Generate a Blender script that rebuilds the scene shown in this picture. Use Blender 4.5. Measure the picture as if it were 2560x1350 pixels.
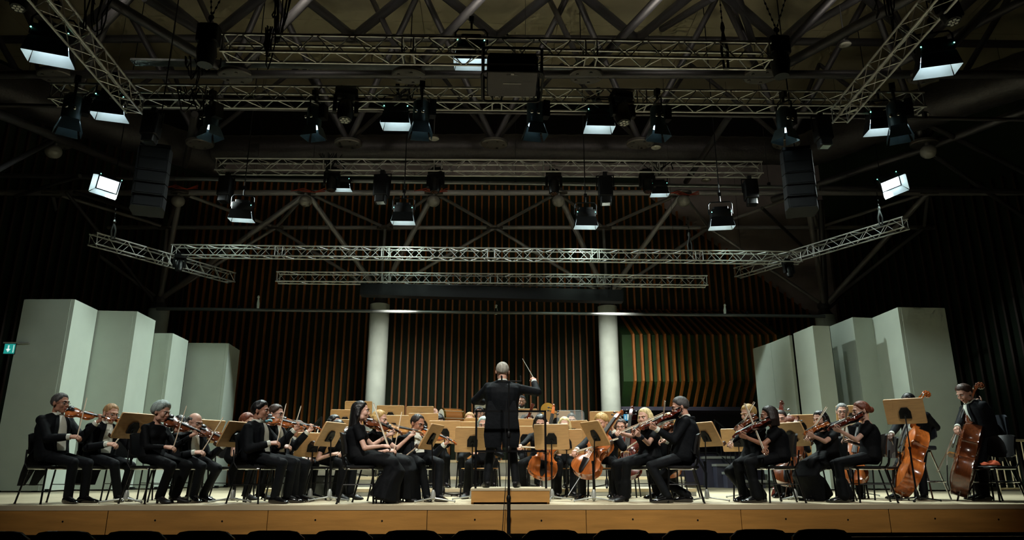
import bpy, bmesh, math, random
import numpy as np
from mathutils import Vector, Matrix

random.seed(7)
for _o in list(bpy.data.objects):
    bpy.data.objects.remove(_o)
SC = bpy.context.scene
COL = SC.collection
R_ = math.radians

# ------------------------------------------------------------------ camera
FPX, CX, CY = 1780.0, 1280.0, 675.0
CAM_H, PITCH, YAW = 0.385, R_(15.84), R_(2.0)
cam_data = bpy.data.cameras.new('camera')
cam_data.sensor_fit = 'HORIZONTAL'; cam_data.sensor_width = 36.0
cam_data.lens = 36.0 * FPX / 2560.0
cam_data.clip_end = 200
cam = bpy.data.objects.new('camera', cam_data); COL.objects.link(cam)
cam.location = (0, 0, CAM_H)
cam.rotation_euler = (math.pi / 2 + PITCH, 0, -YAW)
SC.camera = cam

# ------------------------------------------------------------------ world, exposure
world = bpy.data.worlds.new('world'); SC.world = world; world.use_nodes = True
world.node_tree.nodes['Background'].inputs[0].default_value = (0.10, 0.115, 0.12, 1)
world.node_tree.nodes['Background'].inputs[1].default_value = 0.02
SC.view_settings.view_transform = 'Standard'; SC.view_settings.look = 'None'
SC.view_settings.exposure = 0.0; SC.view_settings.gamma = 1.0
SC.view_settings.use_curve_mapping = False
SC.cycles.max_bounces = 4; SC.cycles.diffuse_bounces = 2; SC.cycles.glossy_bounces = 2
SC.cycles.use_adaptive_sampling = True; SC.cycles.adaptive_threshold = 0.07; SC.cycles.adaptive_min_samples = 12
SC.cycles.transmission_bounces = 4; SC.cycles.sample_clamp_indirect = 4.0
SC.cycles.caustics_reflective = False; SC.cycles.caustics_refractive = False

def look_rot(loc, target):
    return (Vector(target) - Vector(loc)).to_track_quat('-Z', 'Y').to_euler()
def spot(loc, target, power, deg, col=(1, 1, 1), blend=0.6, size=0.25, name='stage_spot'):
    ld = bpy.data.lights.new(name, 'SPOT'); ld.energy = power; ld.color = col
    ld.spot_size = R_(deg); ld.spot_blend = blend; ld.shadow_soft_size = size
    o = bpy.data.objects.new(name, ld); COL.objects.link(o)
    o.location = loc; o.rotation_euler = look_rot(loc, target)
    return o

COOL = (0.86, 1.0, 0.95); WARM = (1.0, 0.86, 0.66); NEUT = (1.0, 0.97, 0.88)
# the hall's front-of-house lamps, hung over the audience above and behind the camera
spot((-4.6, 1.0, 8.0), (-3.4, 11.4, 1.0), 2000, 38, NEUT, .9, .3, 'house_spot')
spot((4.6, 1.0, 8.0), (3.8, 11.4, 1.0), 2000, 38, NEUT, .9, .3, 'house_spot')
spot((0.0, 3.0, 8.2), (0.3, 10.2, 0.3), 3400, 42, NEUT, 1.0, .3, 'house_spot')
# stage wash from the lighting trusses
for _x in (-6.2, -3.6, -1.2, 1.3, 3.8, 6.4):
    spot((_x, 12.3, 6.6), (_x * 1.02, 11.6, 0), 1500, 62, COOL, .7, .22, 'wash_spot')
for _x in (-5.5, -1.9, 2.2, 5.3):
    spot((_x, 15.9, 5.9), (_x * .88, 13.2, 0), 950, 66, COOL, .7, .22, 'wash_spot')
# cross light from the two glaring lamps, each onto the opposite shell
spot((6.95, 15.6, 6.75), (-8.6, 14.6, 1.6), 7600, 44, COOL, .8, .25, 'shell_spot')
spot((-7.7, 15.6, 6.75), (9.0, 14.6, 1.6), 7600, 44, COOL, .8, .25, 'shell_spot')
spot((-2.5, 10.2, 6.4), (-9.0, 13.4, 1.8), 650, 58, COOL, .8, .3, 'shell_spot')
spot((2.8, 10.2, 6.4), (9.2, 13.4, 1.8), 650, 58, COOL, .8, .3, 'shell_spot')
# dim unseen fill lights added inside the roof space, thrown up at the roof panels
for _x in (-7.4, -3.7, 0.0, 3.7, 7.4):
    spot((_x, 11.2, 8.9), (_x, 17.5, 12.3), 150 if abs(_x) < 5 else 60, 120, (1, .93, .78), 1.0, .3, 'roof_fill_light')
# warm wash on the slatted back wall
spot((-2.5, 19.0, 4.9), (-3.0, 26, .4), 780, 78, (1, .97, .86), 1.0, .3, 'wall_spot')
spot((3.5, 19.0, 4.9), (4.4, 26, .4), 1000, 78, (1, .97, .86), 1.0, .3, 'wall_spot')

# ------------------------------------------------------------------ unprojecting pixels of the 2560x1350 frame
_RM = np.array(cam.rotation_euler.to_matrix())
CAMV = np.array([0.0, 0.0, CAM_H])
def ray(px, py):
    return _RM @ np.array([(px - CX) / FPX, -(py - CY) / FPX, -1.0])
def at(px, py, Y):
    d = ray(px, py); return CAMV + d * (Y / d[1])
def atz(px, py, Z):
    d = ray(px, py); return CAMV + d * ((Z - CAM_H) / d[2])

# ------------------------------------------------------------------ materials
def lin(c):
    return tuple(((v / 255) / 12.92 if v / 255 <= .04045 else ((v / 255 + .055) / 1.055) ** 2.4) for v in c)
MATS = {}
def M(name, rgb, rough=.5, metal=0.0, var=.12, scale=6.0, bump=0.0, bscale=40.0, coat=0.0, emit=0.0, stretch=None, spec=.5, alpha=1.0, trans=0.0, sheen=0.0):
    if name in MATS: return MATS[name]
    m = bpy.data.materials.new(name); m.use_nodes = True
    nt = m.node_tree; n = nt.nodes; b = n['Principled BSDF']
    c = lin(rgb)
    tc = n.new('ShaderNodeTexCoord'); mp = n.new('ShaderNodeMapping')
    nt.links.new(tc.outputs['Object'], mp.inputs['Vector'])
    if stretch: mp.inputs['Scale'].default_value = stretch
    nz = n.new('ShaderNodeTexNoise'); nz.inputs['Scale'].default_value = scale; nz.inputs['Detail'].default_value = 4
    nt.links.new(mp.outputs[0], nz.inputs['Vector'])
    rp = n.new('ShaderNodeValToRGB')
    rp.color_ramp.elements[0].position = .3; rp.color_ramp.elements[1].position = .72
    rp.color_ramp.elements[0].color = tuple(v * (1 - var) for v in c) + (1,)
    rp.color_ramp.elements[1].color = tuple(min(1, v * (1 + var)) for v in c) + (1,)
    nt.links.new(nz.outputs['Fac'], rp.inputs[0]); nt.links.new(rp.outputs[0], b.inputs['Base Color'])
    b.inputs['Roughness'].default_value = rough; b.inputs['Metallic'].default_value = metal
    b.inputs['Specular IOR Level'].default_value = spec
    b.inputs['Coat Weight'].default_value = coat; b.inputs['Coat Roughness'].default_value = .12
    b.inputs['Transmission Weight'].default_value = trans; b.inputs['Alpha'].default_value = alpha
    b.inputs['Sheen Weight'].default_value = sheen
    if emit:
        b.inputs['Emission Color'].default_value = c + (1,); b.inputs['Emission Strength'].default_value = emit
    if bump:
        nb = n.new('ShaderNodeTexNoise'); nb.inputs['Scale'].default_value = bscale; nb.inputs['Detail'].default_value = 3
        nt.links.new(mp.outputs[0], nb.inputs['Vector'])
        bp = n.new('ShaderNodeBump'); bp.inputs['Strength'].default_value = bump; bp.inputs['Distance'].default_value = .02
        nt.links.new(nb.outputs['Fac'], bp.inputs['Height']); nt.links.new(bp.outputs[0], b.inputs['Normal'])
    MATS[name] = m; return m

m_alu = M('truss_aluminium', (184, 185, 181), .38, .5, .1, 20)
m_steel = M('dark_galvanised_steel', (66, 64, 66), .45, .4, .3, 14, .15, 60)
m_galv = M('galvanised_tube_lightened', (150, 148, 148), .45, .35, .3, 14, .15, 60)  # galvanised finish, its colour paled to stand in for light on the back tubes
m_black = M('black_paint', (6, 6, 7), .6, 0, .2, 8, spec=.25)
m_blackm = M('black_metal', (20, 20, 21), .35, .4, .2, 8)
m_rub = M('black_plastic', (9, 9, 10), .42, 0, .2, 8)
m_grey = M('grey_metal', (120, 124, 124), .35, .7, .15, 10)
m_chrome = M('chrome', (200, 202, 200), .18, 1.0, .05, 10)
m_lampgrey = M('lamp_grey', (62, 80, 88), .4, .5, .15, 10)
m_white = M('white_door_paint', (214, 226, 222), .5, 0, .05, 6)
m_lens = M('lit_lens', (225, 240, 255), .4, 0, 0, 1, emit=5.0)
m_led = M('status_led', (120, 255, 225), .4, 0, 0, 1, emit=6.0)
m_ceil = M('roof_panel_khaki', (158, 150, 122), .85, 0, .1, 1.2, .1, 5)
m_plaster = M('mauve_plaster', (170, 158, 156), .9, 0, .12, 1.5, .1, 20)
m_darkwall = M('dark_green_backing', (20, 38, 16), .8, 0, .25, 2)
m_green = M('loge_green', (26, 62, 18), .75, 0, .25, 2)
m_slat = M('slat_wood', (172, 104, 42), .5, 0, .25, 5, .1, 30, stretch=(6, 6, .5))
m_slat_shaded = M('slat_wood_shade_tinted', (58, 36, 24), .6, 0, .25, 5, stretch=(6, 6, .5))  # slat wood with the side walls' shade put into its colour
m_shell = M('shell_panel_grey', (178, 188, 176), .75, 0, .035, 2.5, .05, 12)
m_shelledge = M('shell_edge', (60, 64, 62), .7)
m_conc = M('pale_column_concrete', (180, 190, 182), .8, 0, .08, 3, .08, 14)
m_floor = M('stage_floor_wood', (205, 190, 158), .42, 0, .1, 3, .04, 30, stretch=(.6, 8, 1))
m_fascia = M('fascia_plywood', (186, 134, 66), .48, 0, .16, 3.2, .05, 30, stretch=(.5, 2, 5))
m_fasciaedge = M('fascia_edge', (92, 50, 20), .6)
m_podium = M('podium_plywood', (190, 140, 76), .5, 0, .14, 4, stretch=(.6, 2, 4))
m_riser = M('riser_grey', (150, 152, 146), .6, 0, .1, 3)
m_hall = M('hall_floor_wood', (96, 58, 34), .5, 0, .2, 3)
m_desk = M('desk_plywood', (200, 158, 106), .5, 0, .1, 5, stretch=(.7, 4, 2))
m_seatwood = M('seat_plywood', (190, 138, 78), .45, 0, .1, 5)
m_duct = M('spiral_duct', (52, 48, 48), .45, .5, .25, 12, .25, 20)
m_loge = M('loge_soffit_blue_grey', (66, 66, 84), .7, 0, .12, 2)
m_rail = M('beige_rail', (176, 160, 126), .5)
m_navy = M('navy_fabric', (34, 42, 54), .85, 0, .15, 30)
m_teal = M('teal_cloth', (110, 168, 180), .85, 0, .15, 20)
m_orange = M('orange_cloth', (196, 82, 40), .85, 0, .15, 20)
m_suit = M('black_wool', (12, 15, 19), .72, 0, .25, 24, .6, 9, spec=.14)
m_dress = M('black_jersey', (9, 11, 14), .75, 0, .25, 20, .6, 8, spec=.14)
m_trouser = M('black_trouser_wool', (13, 16, 20), .72, 0, .25, 24, .6, 7, spec=.16)
m_shirt = M('white_cotton', (222, 226, 214), .8, 0, .05, 16, .25, 14)
m_shoe = M('patent_leather', (12, 12, 13), .12, 0, .1, 8, coat=.8)
m_suede = M('matte_shoe', (14, 14, 15), .55)
m_stock = M('sheer_stocking', (46, 36, 36), .6)
m_sock = M('black_sock', (8, 8, 9), .8)
m_eye = M('eye_white', (200, 196, 188), .3, 0, .02)
m_iris = M('eye_iris', (26, 20, 16), .2)
m_lip = M('lip_tone', (150, 84, 74), .5)
m_skin = {'a': M('skin_fair', (200, 152, 130), .5, 0, .07, 14, .05, 60),
          'b': M('skin_light', (212, 168, 148), .5, 0, .07, 14, .05, 60),
          'c': M('skin_tan', (176, 126, 102), .5, 0, .07, 14, .05, 60),
          'd': M('skin_dark', (96, 64, 48), .5, 0, .07, 14, .05, 60)}
m_hair = {'grey': M('hair_grey', (104, 106, 104), .6, 0, .38, 22, .35, 26, stretch=(2.4, 2.4, .5)),
          'silver': M('hair_silver', (150, 164, 160), .6, 0, .38, 22, .35, 26, stretch=(2.4, 2.4, .5)),
          'greybrown': M('hair_grey_brown', (168, 164, 152), .6, 0, .38, 22, .35, 26, stretch=(2.4, 2.4, .5)),
          'dkgrey': M('hair_dark_grey', (70, 68, 67), .55, 0, .45, 22, .35, 26, stretch=(2.4, 2.4, .5)),
          'black': M('hair_black', (13, 12, 13), .38, 0, .38, 22, .35, 26, stretch=(2.4, 2.4, .5)),
          'brown': M('hair_brown', (58, 38, 26), .5, 0, .38, 22, .35, 26, stretch=(2.4, 2.4, .5)),
          'dkbrown': M('hair_dark_brown', (34, 25, 21), .5, 0, .38, 22, .35, 26, stretch=(2.4, 2.4, .5)),
          'red': M('hair_auburn', (112, 56, 32), .5, 0, .38, 22, .35, 26, stretch=(2.4, 2.4, .5)),
          'blond': M('hair_blond', (190, 156, 96), .5, 0, .38, 22, .35, 26, stretch=(2.4, 2.4, .5)),
          'ltblond': M('hair_light_blond', (214, 194, 142), .5, 0, .38, 22, .35, 26, stretch=(2.4, 2.4, .5)),
          'sand': M('hair_sandy', (160, 124, 84), .6, 0, .38, 22, .35, 26, stretch=(2.4, 2.4, .5))}
def varnish(name, rgb):
    return M('varnish_' + name, rgb, .2, 0, .3, 7, coat=.7, stretch=(.6, 4, 4))
m_var = {'amber': varnish('amber', (160, 86, 38)), 'brown': varnish('brown', (102, 52, 27)),
         'dark': varnish('dark_red', (84, 30, 18)), 'honey': varnish('honey', (184, 130, 70)),
         'orange': varnish('orange', (172, 90, 36))}
m_ebony = M('ebony', (18, 15, 14), .3)
m_bowstick = M('bow_stick', (196, 168, 140), .35)
m_bowhair = M('bow_hair', (232, 228, 210), .5)
m_string = M('string_steel', (170, 166, 156), .3, .8)
m_brass = M('brass', (204, 160, 72), .22, 1.0, .1, 8)
m_drum = M('drum_wood', (150, 92, 40), .3, 0, .15, 4, coat=.5)
m_skinw = M('drum_head', (220, 214, 200), .5)
m_plexi = M('clear_acrylic', (225, 235, 235), .05, 0, 0, 1, alpha=.16)
m_cable = M('cable_black', (9, 9, 9), .6)
m_orangecable = M('orange_cable', (150, 50, 24), .6)
m_red = M('red_plastic', (150, 28, 24), .5)
m_sign = M('exit_sign_lit', (40, 170, 160), .5, 0, 0, 1, emit=.55)
m_signw = M('exit_sign_symbol', (215, 240, 235), .5, 0, 0, 1, emit=.7)
m_bluesign = M('blue_sign_lit', (70, 160, 205), .5, 0, 0, 1, emit=.7)
m_globe = M('globe_opal', (150, 148, 140), .3, 0, .05)
m_print = M('grey_print', (150, 150, 146), .6)

# ------------------------------------------------------------------ mesh helpers
def frame(d, up=(0, 0, 1)):
    z = np.array(d, float); z = z / (np.linalg.norm(z) + 1e-12)
    u = np.array(up, float)
    if abs(z @ u) > .98 * np.linalg.norm(u): u = np.array([1.0, 0, 0]) if abs(z[0]) < .9 else np.array([0, 1.0, 0])
    x = np.cross(u, z); x /= np.linalg.norm(x); y = np.cross(z, x)
    return np.stack([x, y, z], 1)
def unit(v):
    v = np.array(v, float); return v / (np.linalg.norm(v) + 1e-12)
def m4(R=None, t=(0, 0, 0)):
    m = np.eye(4)
    if R is not None: m[:3, :3] = R
    m[:3, 3] = t
    return m
def rotz(a):
    c, s = math.cos(a), math.sin(a); return np.array([[c, -s, 0], [s, c, 0], [0, 0, 1.0]])
def roty(a):
    c, s = math.cos(a), math.sin(a); return np.array([[c, 0, s], [0, 1.0, 0], [-s, 0, c]])
def rotx(a):
    c, s = math.cos(a), math.sin(a); return np.array([[1.0, 0, 0], [0, c, -s], [0, s, c]])
def rrect(w, h, r, n=4):
    pts = []
    for cx, cy, a0 in ((w / 2 - r, h / 2 - r, 0), (-w / 2 + r, h / 2 - r, 90), (-w / 2 + r, -h / 2 + r, 180), (w / 2 - r, -h / 2 + r, 270)):
        for i in range(n + 1):
            a = R_(a0 + 90 * i / n); pts.append((cx + r * math.cos(a), cy + r * math.sin(a)))
    return pts
class MB:
    def __init__(s): s.V = []; s.F = []; s.I = []
    def add(s, v, f, mi=0):
        o = len(s.V); s.V.extend([tuple(map(float, p)) for p in v]); s.F.extend([tuple(i + o for i in q) for q in f]); s.I.extend([mi] * len(f)); return s
    def loft(s, secs, mi=0, caps=True):
        n = len(secs[0]); v = [p for q in secs for p in q]; f = []
        for k in range(len(secs) - 1):
            for i in range(n):
                j = (i + 1) % n; f.append((k * n + i, k * n + j, (k + 1) * n + j, (k + 1) * n + i))
        if caps:
            f.append(tuple(range(n - 1, -1, -1))); f.append(tuple((len(secs) - 1) * n + i for i in range(n)))
        return s.add(v, f, mi)
    def tube(s, p0, p1, r0, r1=None, n=8, mi=0):
        return s.path([p0, p1], [r0, r0 if r1 is None else r1], n, mi)
    def path(s, pts, r, n=8, mi=0, flat=1.0, up=(0, 0, 1)):
        pts = [np.array(p, float) for p in pts]
        rs = r if hasattr(r, '__len__') else [r] * len(pts)
        secs = []; prev = None
        for k, p in enumerate(pts):
            d = pts[min(k + 1, len(pts) - 1)] - pts[max(k - 1, 0)]
            if prev is None: Fm = frame(d, up)
            else:
                z = unit(d); x = prev[:, 0] - z * (prev[:, 0] @ z); x = unit(x); Fm = np.stack([x, np.cross(z, x), z], 1)
            prev = Fm
            a = np.arange(n) * 2 * math.pi / n
            secs.append(p + np.outer(np.cos(a) * rs[k], Fm[:, 0]) + np.outer(np.sin(a) * rs[k] * flat, Fm[:, 1]))
        return s.loft(secs, mi)
    def capsule(s, p0, p1, r0, r1, n=10, mi=0):
        p0 = np.array(p0, float); p1 = np.array(p1, float); d = p1 - p0; L = np.linalg.norm(d)
        if L < 1e-6: d = np.array([0, 0, 1.0]); L = 1e-6
        d = d / L; pts = []; rs = []
        for a in (-80, -50, -20): pts.append(p0 + d * r0 * math.sin(R_(a))); rs.append(r0 * math.cos(R_(a)))
        for a in (20, 50, 80): pts.append(p1 + d * r1 * math.sin(R_(a))); rs.append(r1 * math.cos(R_(a)))
        return s.path(pts, rs, n, mi)
    def ell(s, c, r, R=None, nu=12, nv=8, mi=0):
        c = np.array(c, float); r = np.array(r if hasattr(r, '__len__') else (r, r, r), float)
        v = []; f = []
        for j in range(1, nv):
            t = math.pi * j / nv
            for i in range(nu):
                p = 2 * math.pi * i / nu
                v.append(np.array([math.sin(t) * math.cos(p), math.sin(t) * math.sin(p), math.cos(t)]) * r)
        v.append(np.array([0, 0, 1.0]) * r); v.append(np.array([0, 0, -1.0]) * r)
        T, B = len(v) - 2, len(v) - 1
        for j in range(nv - 2):
            for i in range(nu):
                k = (i + 1) % nu; f.append((j * nu + i, (j + 1) * nu + i, (j + 1) * nu + k, j * nu + k))
        for i in range(nu):
            k = (i + 1) % nu; f.append((T, i, k)); f.append((B, (nv - 2) * nu + k, (nv - 2) * nu + i))
        if R is not None: v = [R @ p for p in v]
        return s.add([p + c for p in v], f, mi)
    def box(s, c, size, R=None, mi=0):
        c = np.array(c, float); h = np.array(size, float) / 2
        v = [np.array([x, y, z]) * h for z in (-1, 1) for y in (-1, 1) for x in (-1, 1)]
        if R is not None: v = [R @ p for p in v]
        return s.add([p + c for p in v], [(0, 2, 3, 1), (4, 5, 7, 6), (0, 1, 5, 4), (2, 6, 7, 3), (0, 4, 6, 2), (1, 3, 7, 5)], mi)
    def prism(s, out, z0, z1, T=None, mi=0, bev=0.0):
        secs = []
        if bev:
            o = np.array(out); cen = o.mean(0); d = o - cen; ln = np.linalg.norm(d, axis=1, keepdims=True); ins = o - d / ln * bev
            zs = [(z0, ins), (z0 + bev, o), (z1 - bev, o), (z1, ins)]
        else: zs = [(z0, np.array(out)), (z1, np.array(out))]
        for z, q in zs:
            p = np.column_stack([q, np.full(len(q), z)])
            if T is not None: p = p @ T[:3, :3].T + T[:3, 3]
            secs.append(p)
        return s.loft(secs, mi)
    def mesh(s, name, mats, smooth=35):
        me = bpy.data.meshes.new(name); me.from_pydata(s.V, [], s.F)
        mats = mats if isinstance(mats, (list, tuple)) else [mats]
        for m in mats: me.materials.append(m)
        if len(mats) > 1: me.polygons.foreach_set('material_index', s.I)
        if len(s.F) < 20000:
            bm = bmesh.new(); bm.from_mesh(me); bmesh.ops.recalc_face_normals(bm, faces=bm.faces); bm.to_mesh(me); bm.free()
        if smooth:
            me.polygons.foreach_set('use_smooth', [True] * len(me.polygons)); me.set_sharp_from_angle(angle=R_(smooth))
        me.update(); return me
def ob(name, me, parent=None, T=None):
    o = bpy.data.objects.new(name, me); COL.objects.link(o)
    if parent is not None: o.parent = parent
    if T is not None: o.matrix_basis = Matrix(np.array(T).tolist())
    return o
def tag(o, label, cat=None, group=None, kind=None):
    o['label'] = label
    if cat: o['category'] = cat
    if group: o['group'] = group
    if kind: o['kind'] = kind
    return o
def thing(name, label, cat, T=None, group=None, kind=None):
    o = bpy.data.objects.new(name, None); COL.objects.link(o); o.empty_display_size = .1
    if T is not None: o.matrix_basis = Matrix(np.array(T).tolist())
    return tag(o, label, cat, group, kind)
_TPL = {}
def place(key, builder, T, label, cat, group=None):
    """first call builds the thing, the next ones copy it with its parts and sub-parts"""
    if key not in _TPL:
        root = builder(); _TPL[key] = root; new = root
    else:
        src = _TPL[key]; new = src.copy(); COL.objects.link(new)
        for ch in src.children:
            c = ch.copy(); COL.objects.link(c); c.parent = new
            for g in ch.children:
                d = g.copy(); COL.objects.link(d); d.parent = c
    new.matrix_basis = Matrix(np.array(T).tolist())
    for k in list(new.keys()):
        if k in ('label', 'category', 'group'): del new[k]
    return tag(new, label, cat, group)
_CYL = {}
def rod(name, p0, p1, r, mat, parent=None, n=8):
    """a straight tube as its own object, sharing one unit cylinder per material"""
    key = (mat.name, n)
    if key not in _CYL: _CYL[key] = MB().tube((0, 0, 0), (0, 0, 1), 1, n=n).mesh('tube', mat)
    p0 = np.array(p0, float); p1 = np.array(p1, float); L = np.linalg.norm(p1 - p0)
    F = frame(p1 - p0) * np.array([r, r, L]); T = m4(F, p0)
    if parent is not None: T = np.linalg.inv(np.array(parent.matrix_basis)) @ T
    return ob(name, _CYL[key], parent, T)
def ordn(i):
    return ['first', 'second', 'third', 'fourth', 'fifth', 'sixth', 'seventh', 'eighth', 'ninth', 'tenth', 'eleventh', 'twelfth', 'thirteenth', 'fourteenth', 'fifteenth', 'sixteenth', 'seventeenth', 'eighteenth'][i]
# ================================================================== the room
EDGE = 9.15            # depth of the stage's front edge
ZH = -0.95             # hall floor
def quadbox(name, p, mat, kind='structure', label=None, parent=None, thick=(0, 0.1, 0), cat=None):
    """a slab: four corners plus a thickness vector"""
    p = [np.array(q, float) for q in p]; t = np.array(thick, float)
    mb = MB(); mb.add(p + [q + t for q in p], [(0, 1, 2, 3), (7, 6, 5, 4), (0, 4, 5, 1), (1, 5, 6, 2), (2, 6, 7, 3), (3, 7, 4, 0)])
    o = ob(name, mb.mesh(name, mat, 0), parent)
    if parent is None: tag(o, label or name.replace('_', ' '), cat, None, kind)
    return o
quadbox('floor', [(-24, -14, ZH), (24, -14, ZH), (24, 27, ZH), (-24, 27, ZH)], m_hall, label='dark wooden hall floor in front of and beneath the stage', thick=(0, 0, -.1), cat='floor')

# stage platform: deck plus one fascia board per joint seen in the photograph
deck = quadbox('stage_platform', [(-13.5, EDGE, 0), (13.5, EDGE, 0), (13.5, 22.0, 0), (-13.5, 22.0, 0)], m_floor, label='pale wooden stage deck the orchestra sits on', thick=(0, 0, -.06), cat='stage')
joints = [-13.4] + [float(at(px, 1290, EDGE)[0]) for px in (-120, 270, 670, 1068, 1465, 1852, 2222, 2600)] + [13.4]
for a, b in zip(joints[:-1], joints[1:]):
    mb = MB(); w = b - a - .008
    mb.prism(rrect(w, .305, .004, 1), -.02, .02, m4(np.array([[1, 0, 0], [0, 0, -1], [0, 1, 0]], float), ((a + b) / 2, EDGE + .01, -.178))); ob('fascia_board', mb.mesh('fascia_board', m_fascia, 30), deck)
    for k in range(2 if w > 1 else 0):
        x = a + w * (.3 + .42 * k); mb = MB(); mb.tube((x, EDGE - .013, -.17 - .012 * (k % 2)), (x, EDGE + .0, -.17 - .012 * (k % 2)), .011, n=8); ob('bolt_hole', mb.mesh('bolt_hole', m_black), deck)
mb = MB(); mb.box((0, EDGE + .03, -.03), (26.8, .09, .055)); ob('edge_strip', mb.mesh('edge_strip', m_floor, 0), deck)
mb = MB(); mb.box((0, EDGE + .5, -.68), (26.6, .05, .52)); ob('recessed_skirt', mb.mesh('recessed_skirt', m_black, 0), deck)
mb = MB()
mb.box((6.7, 7.0, ZH + .375), (6.8, .06, .75)); tag(ob('wooden_barrier', mb.mesh('wooden_barrier', m_fascia, 0)), 'low brown wooden barrier before the stage at the dark end of the seats', 'barrier')

# back wall with backing and one object per slat
YB = 26.0
wb = quadbox('wall_back', [(-16, YB, ZH), (20, YB, ZH), (20, YB, 13), (-16, YB, 13)], m_plaster, label='mauve plaster back wall behind the wooden slats', thick=(0, .2, 0), cat='wall')
mb = MB(); mb.prism([(-15.9, ZH), (12.9, ZH), (12.9, 5.6), (6.3, 10.8), (6.3, 11.6), (-15.9, 11.6)], 0, .02, m4(np.array([[1, 0, 0], [0, 0, -1], [0, 1, 0]], float), (0, YB - .01, 0))); ob('backing_panel', mb.mesh('backing_panel', m_darkwall, 0), wb)
_slat = {}
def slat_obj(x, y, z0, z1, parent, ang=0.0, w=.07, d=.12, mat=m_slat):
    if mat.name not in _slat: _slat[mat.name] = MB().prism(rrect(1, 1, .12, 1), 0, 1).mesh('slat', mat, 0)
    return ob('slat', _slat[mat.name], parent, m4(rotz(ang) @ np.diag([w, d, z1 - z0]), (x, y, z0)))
x = -11.0
while x < 12.6:
    px = 1218 + 0
    z1 = 11.3
    p = CAMV + np.array([x, YB, 0])
    # slat tops step down to the right across the plaster
    if x > 6.2: z1 = max(5.8, 11.1 - (x - 6.2) * .82)
    z0 = 0.0 if x < 4.4 else 5.25
    slat_obj(x + random.uniform(-.008, .008), YB - .12, z0, z1, wb)
    x += .262
# side walls run outwards towards the audience, also slatted
def side_wall(name, A, B, top, n, label, ztops):
    A = np.array(A, float); B = np.array(B, float); d = B - A; ang = math.atan2(d[1], d[0]); nrm = np.array([-d[1], d[0]]); nrm /= np.linalg.norm(nrm)
    if nrm @ (np.array([0, 10]) - A) < 0: nrm = -nrm
    w = quadbox(name, [(A[0], A[1], ZH), (B[0], B[1], ZH), (B[0], B[1], top), (A[0], A[1], top)], m_darkwall, label=label, thick=(-nrm[0] * .2, -nrm[1] * .2, 0), cat='wall')
    for i in range(n):
        t = (i + .5) / n; q = A + d * t + nrm * .09
        slat_obj(q[0], q[1], 0.0, ztops(t), w, ang, mat=m_slat_shaded)
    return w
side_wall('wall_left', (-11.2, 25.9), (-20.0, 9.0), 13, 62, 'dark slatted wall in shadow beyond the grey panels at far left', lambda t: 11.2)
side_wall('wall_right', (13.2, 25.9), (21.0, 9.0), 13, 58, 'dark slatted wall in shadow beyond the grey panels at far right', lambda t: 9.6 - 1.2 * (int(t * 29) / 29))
quadbox('wall_rear', [(-24, -14, ZH), (24, -14, ZH), (24, -14, 13), (-24, -14, 13)], m_darkwall, label='dark wall at the rear of the hall behind the audience', thick=(0, -.2, 0), cat='wall')
quadbox('wall_side', [(-24, -14, ZH), (-24, 27, ZH), (-24, 27, 13), (-24, -14, 13)], m_darkwall, label='dark outer wall of the hall on the exit sign side', thick=(-.2, 0, 0), cat='wall')
quadbox('wall_outer', [(24, -14, ZH), (24, 27, ZH), (24, 27, 13), (24, -14, 13)], m_darkwall, label='dark outer wall of the hall behind the double basses', thick=(.2, 0, 0), cat='wall')

# roof: panels above the steelwork, with a lower soffit towards the back wall
ZC = 12.3
roof = quadbox('ceiling', [(-24, -14, ZC + .06), (24, -14, ZC + .06), (24, 27, ZC + .06), (-24, 27, ZC + .06)], m_black, label='khaki panelled roof above the steel tubes', thick=(0, 0, .1), cat='ceiling')
for i in range(-5, 6):
    for j in range(0, 6):
        x0, y0 = i * 3.7, 8.6 + j * 2.1
        mb = MB(); mb.box((x0, y0 + 1.05, ZC), (3.69, 2.09, .08)); ob('roof_panel', mb.mesh('roof_panel', m_ceil, 0), roof)

# the four columns and their steel crowns
ZN, YCOL = 8.26, 22.5
for k, (px, py) in enumerate(((398, 775), (950, 762), (1518, 767), (2062, 790))):
    top = at(px, py, YCOL)
    t = thing('column', ['round concrete column half hidden behind the left grey panels', 'pale round concrete column left of the conductor', 'pale round concrete column right of the conductor', 'dim round column behind the right grey panels'][k], 'column', m4(None, (top[0], YCOL, ZH)), kind='structure')
    mb = MB(); h = top[2] - ZH
    mb.path([(0, 0, z) for z in np.linspace(0, h, 6)], .31, 28); ob('shaft', mb.mesh('shaft', m_conc, 50), t)
    mb = MB(); mb.path([(0, 0, h), (0, 0, h + .12), (0, 0, h + .3)], [.3, .2, .14], 16); mb.ell((0, 0, h + .34), .2, None, 12, 8); ob('crown', mb.mesh('crown', m_steel), t)
COLTOP = [at(px, py - 14, YCOL) for px, py in ((398, 775), (950, 762), (1518, 767), (2062, 790))]

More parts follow.
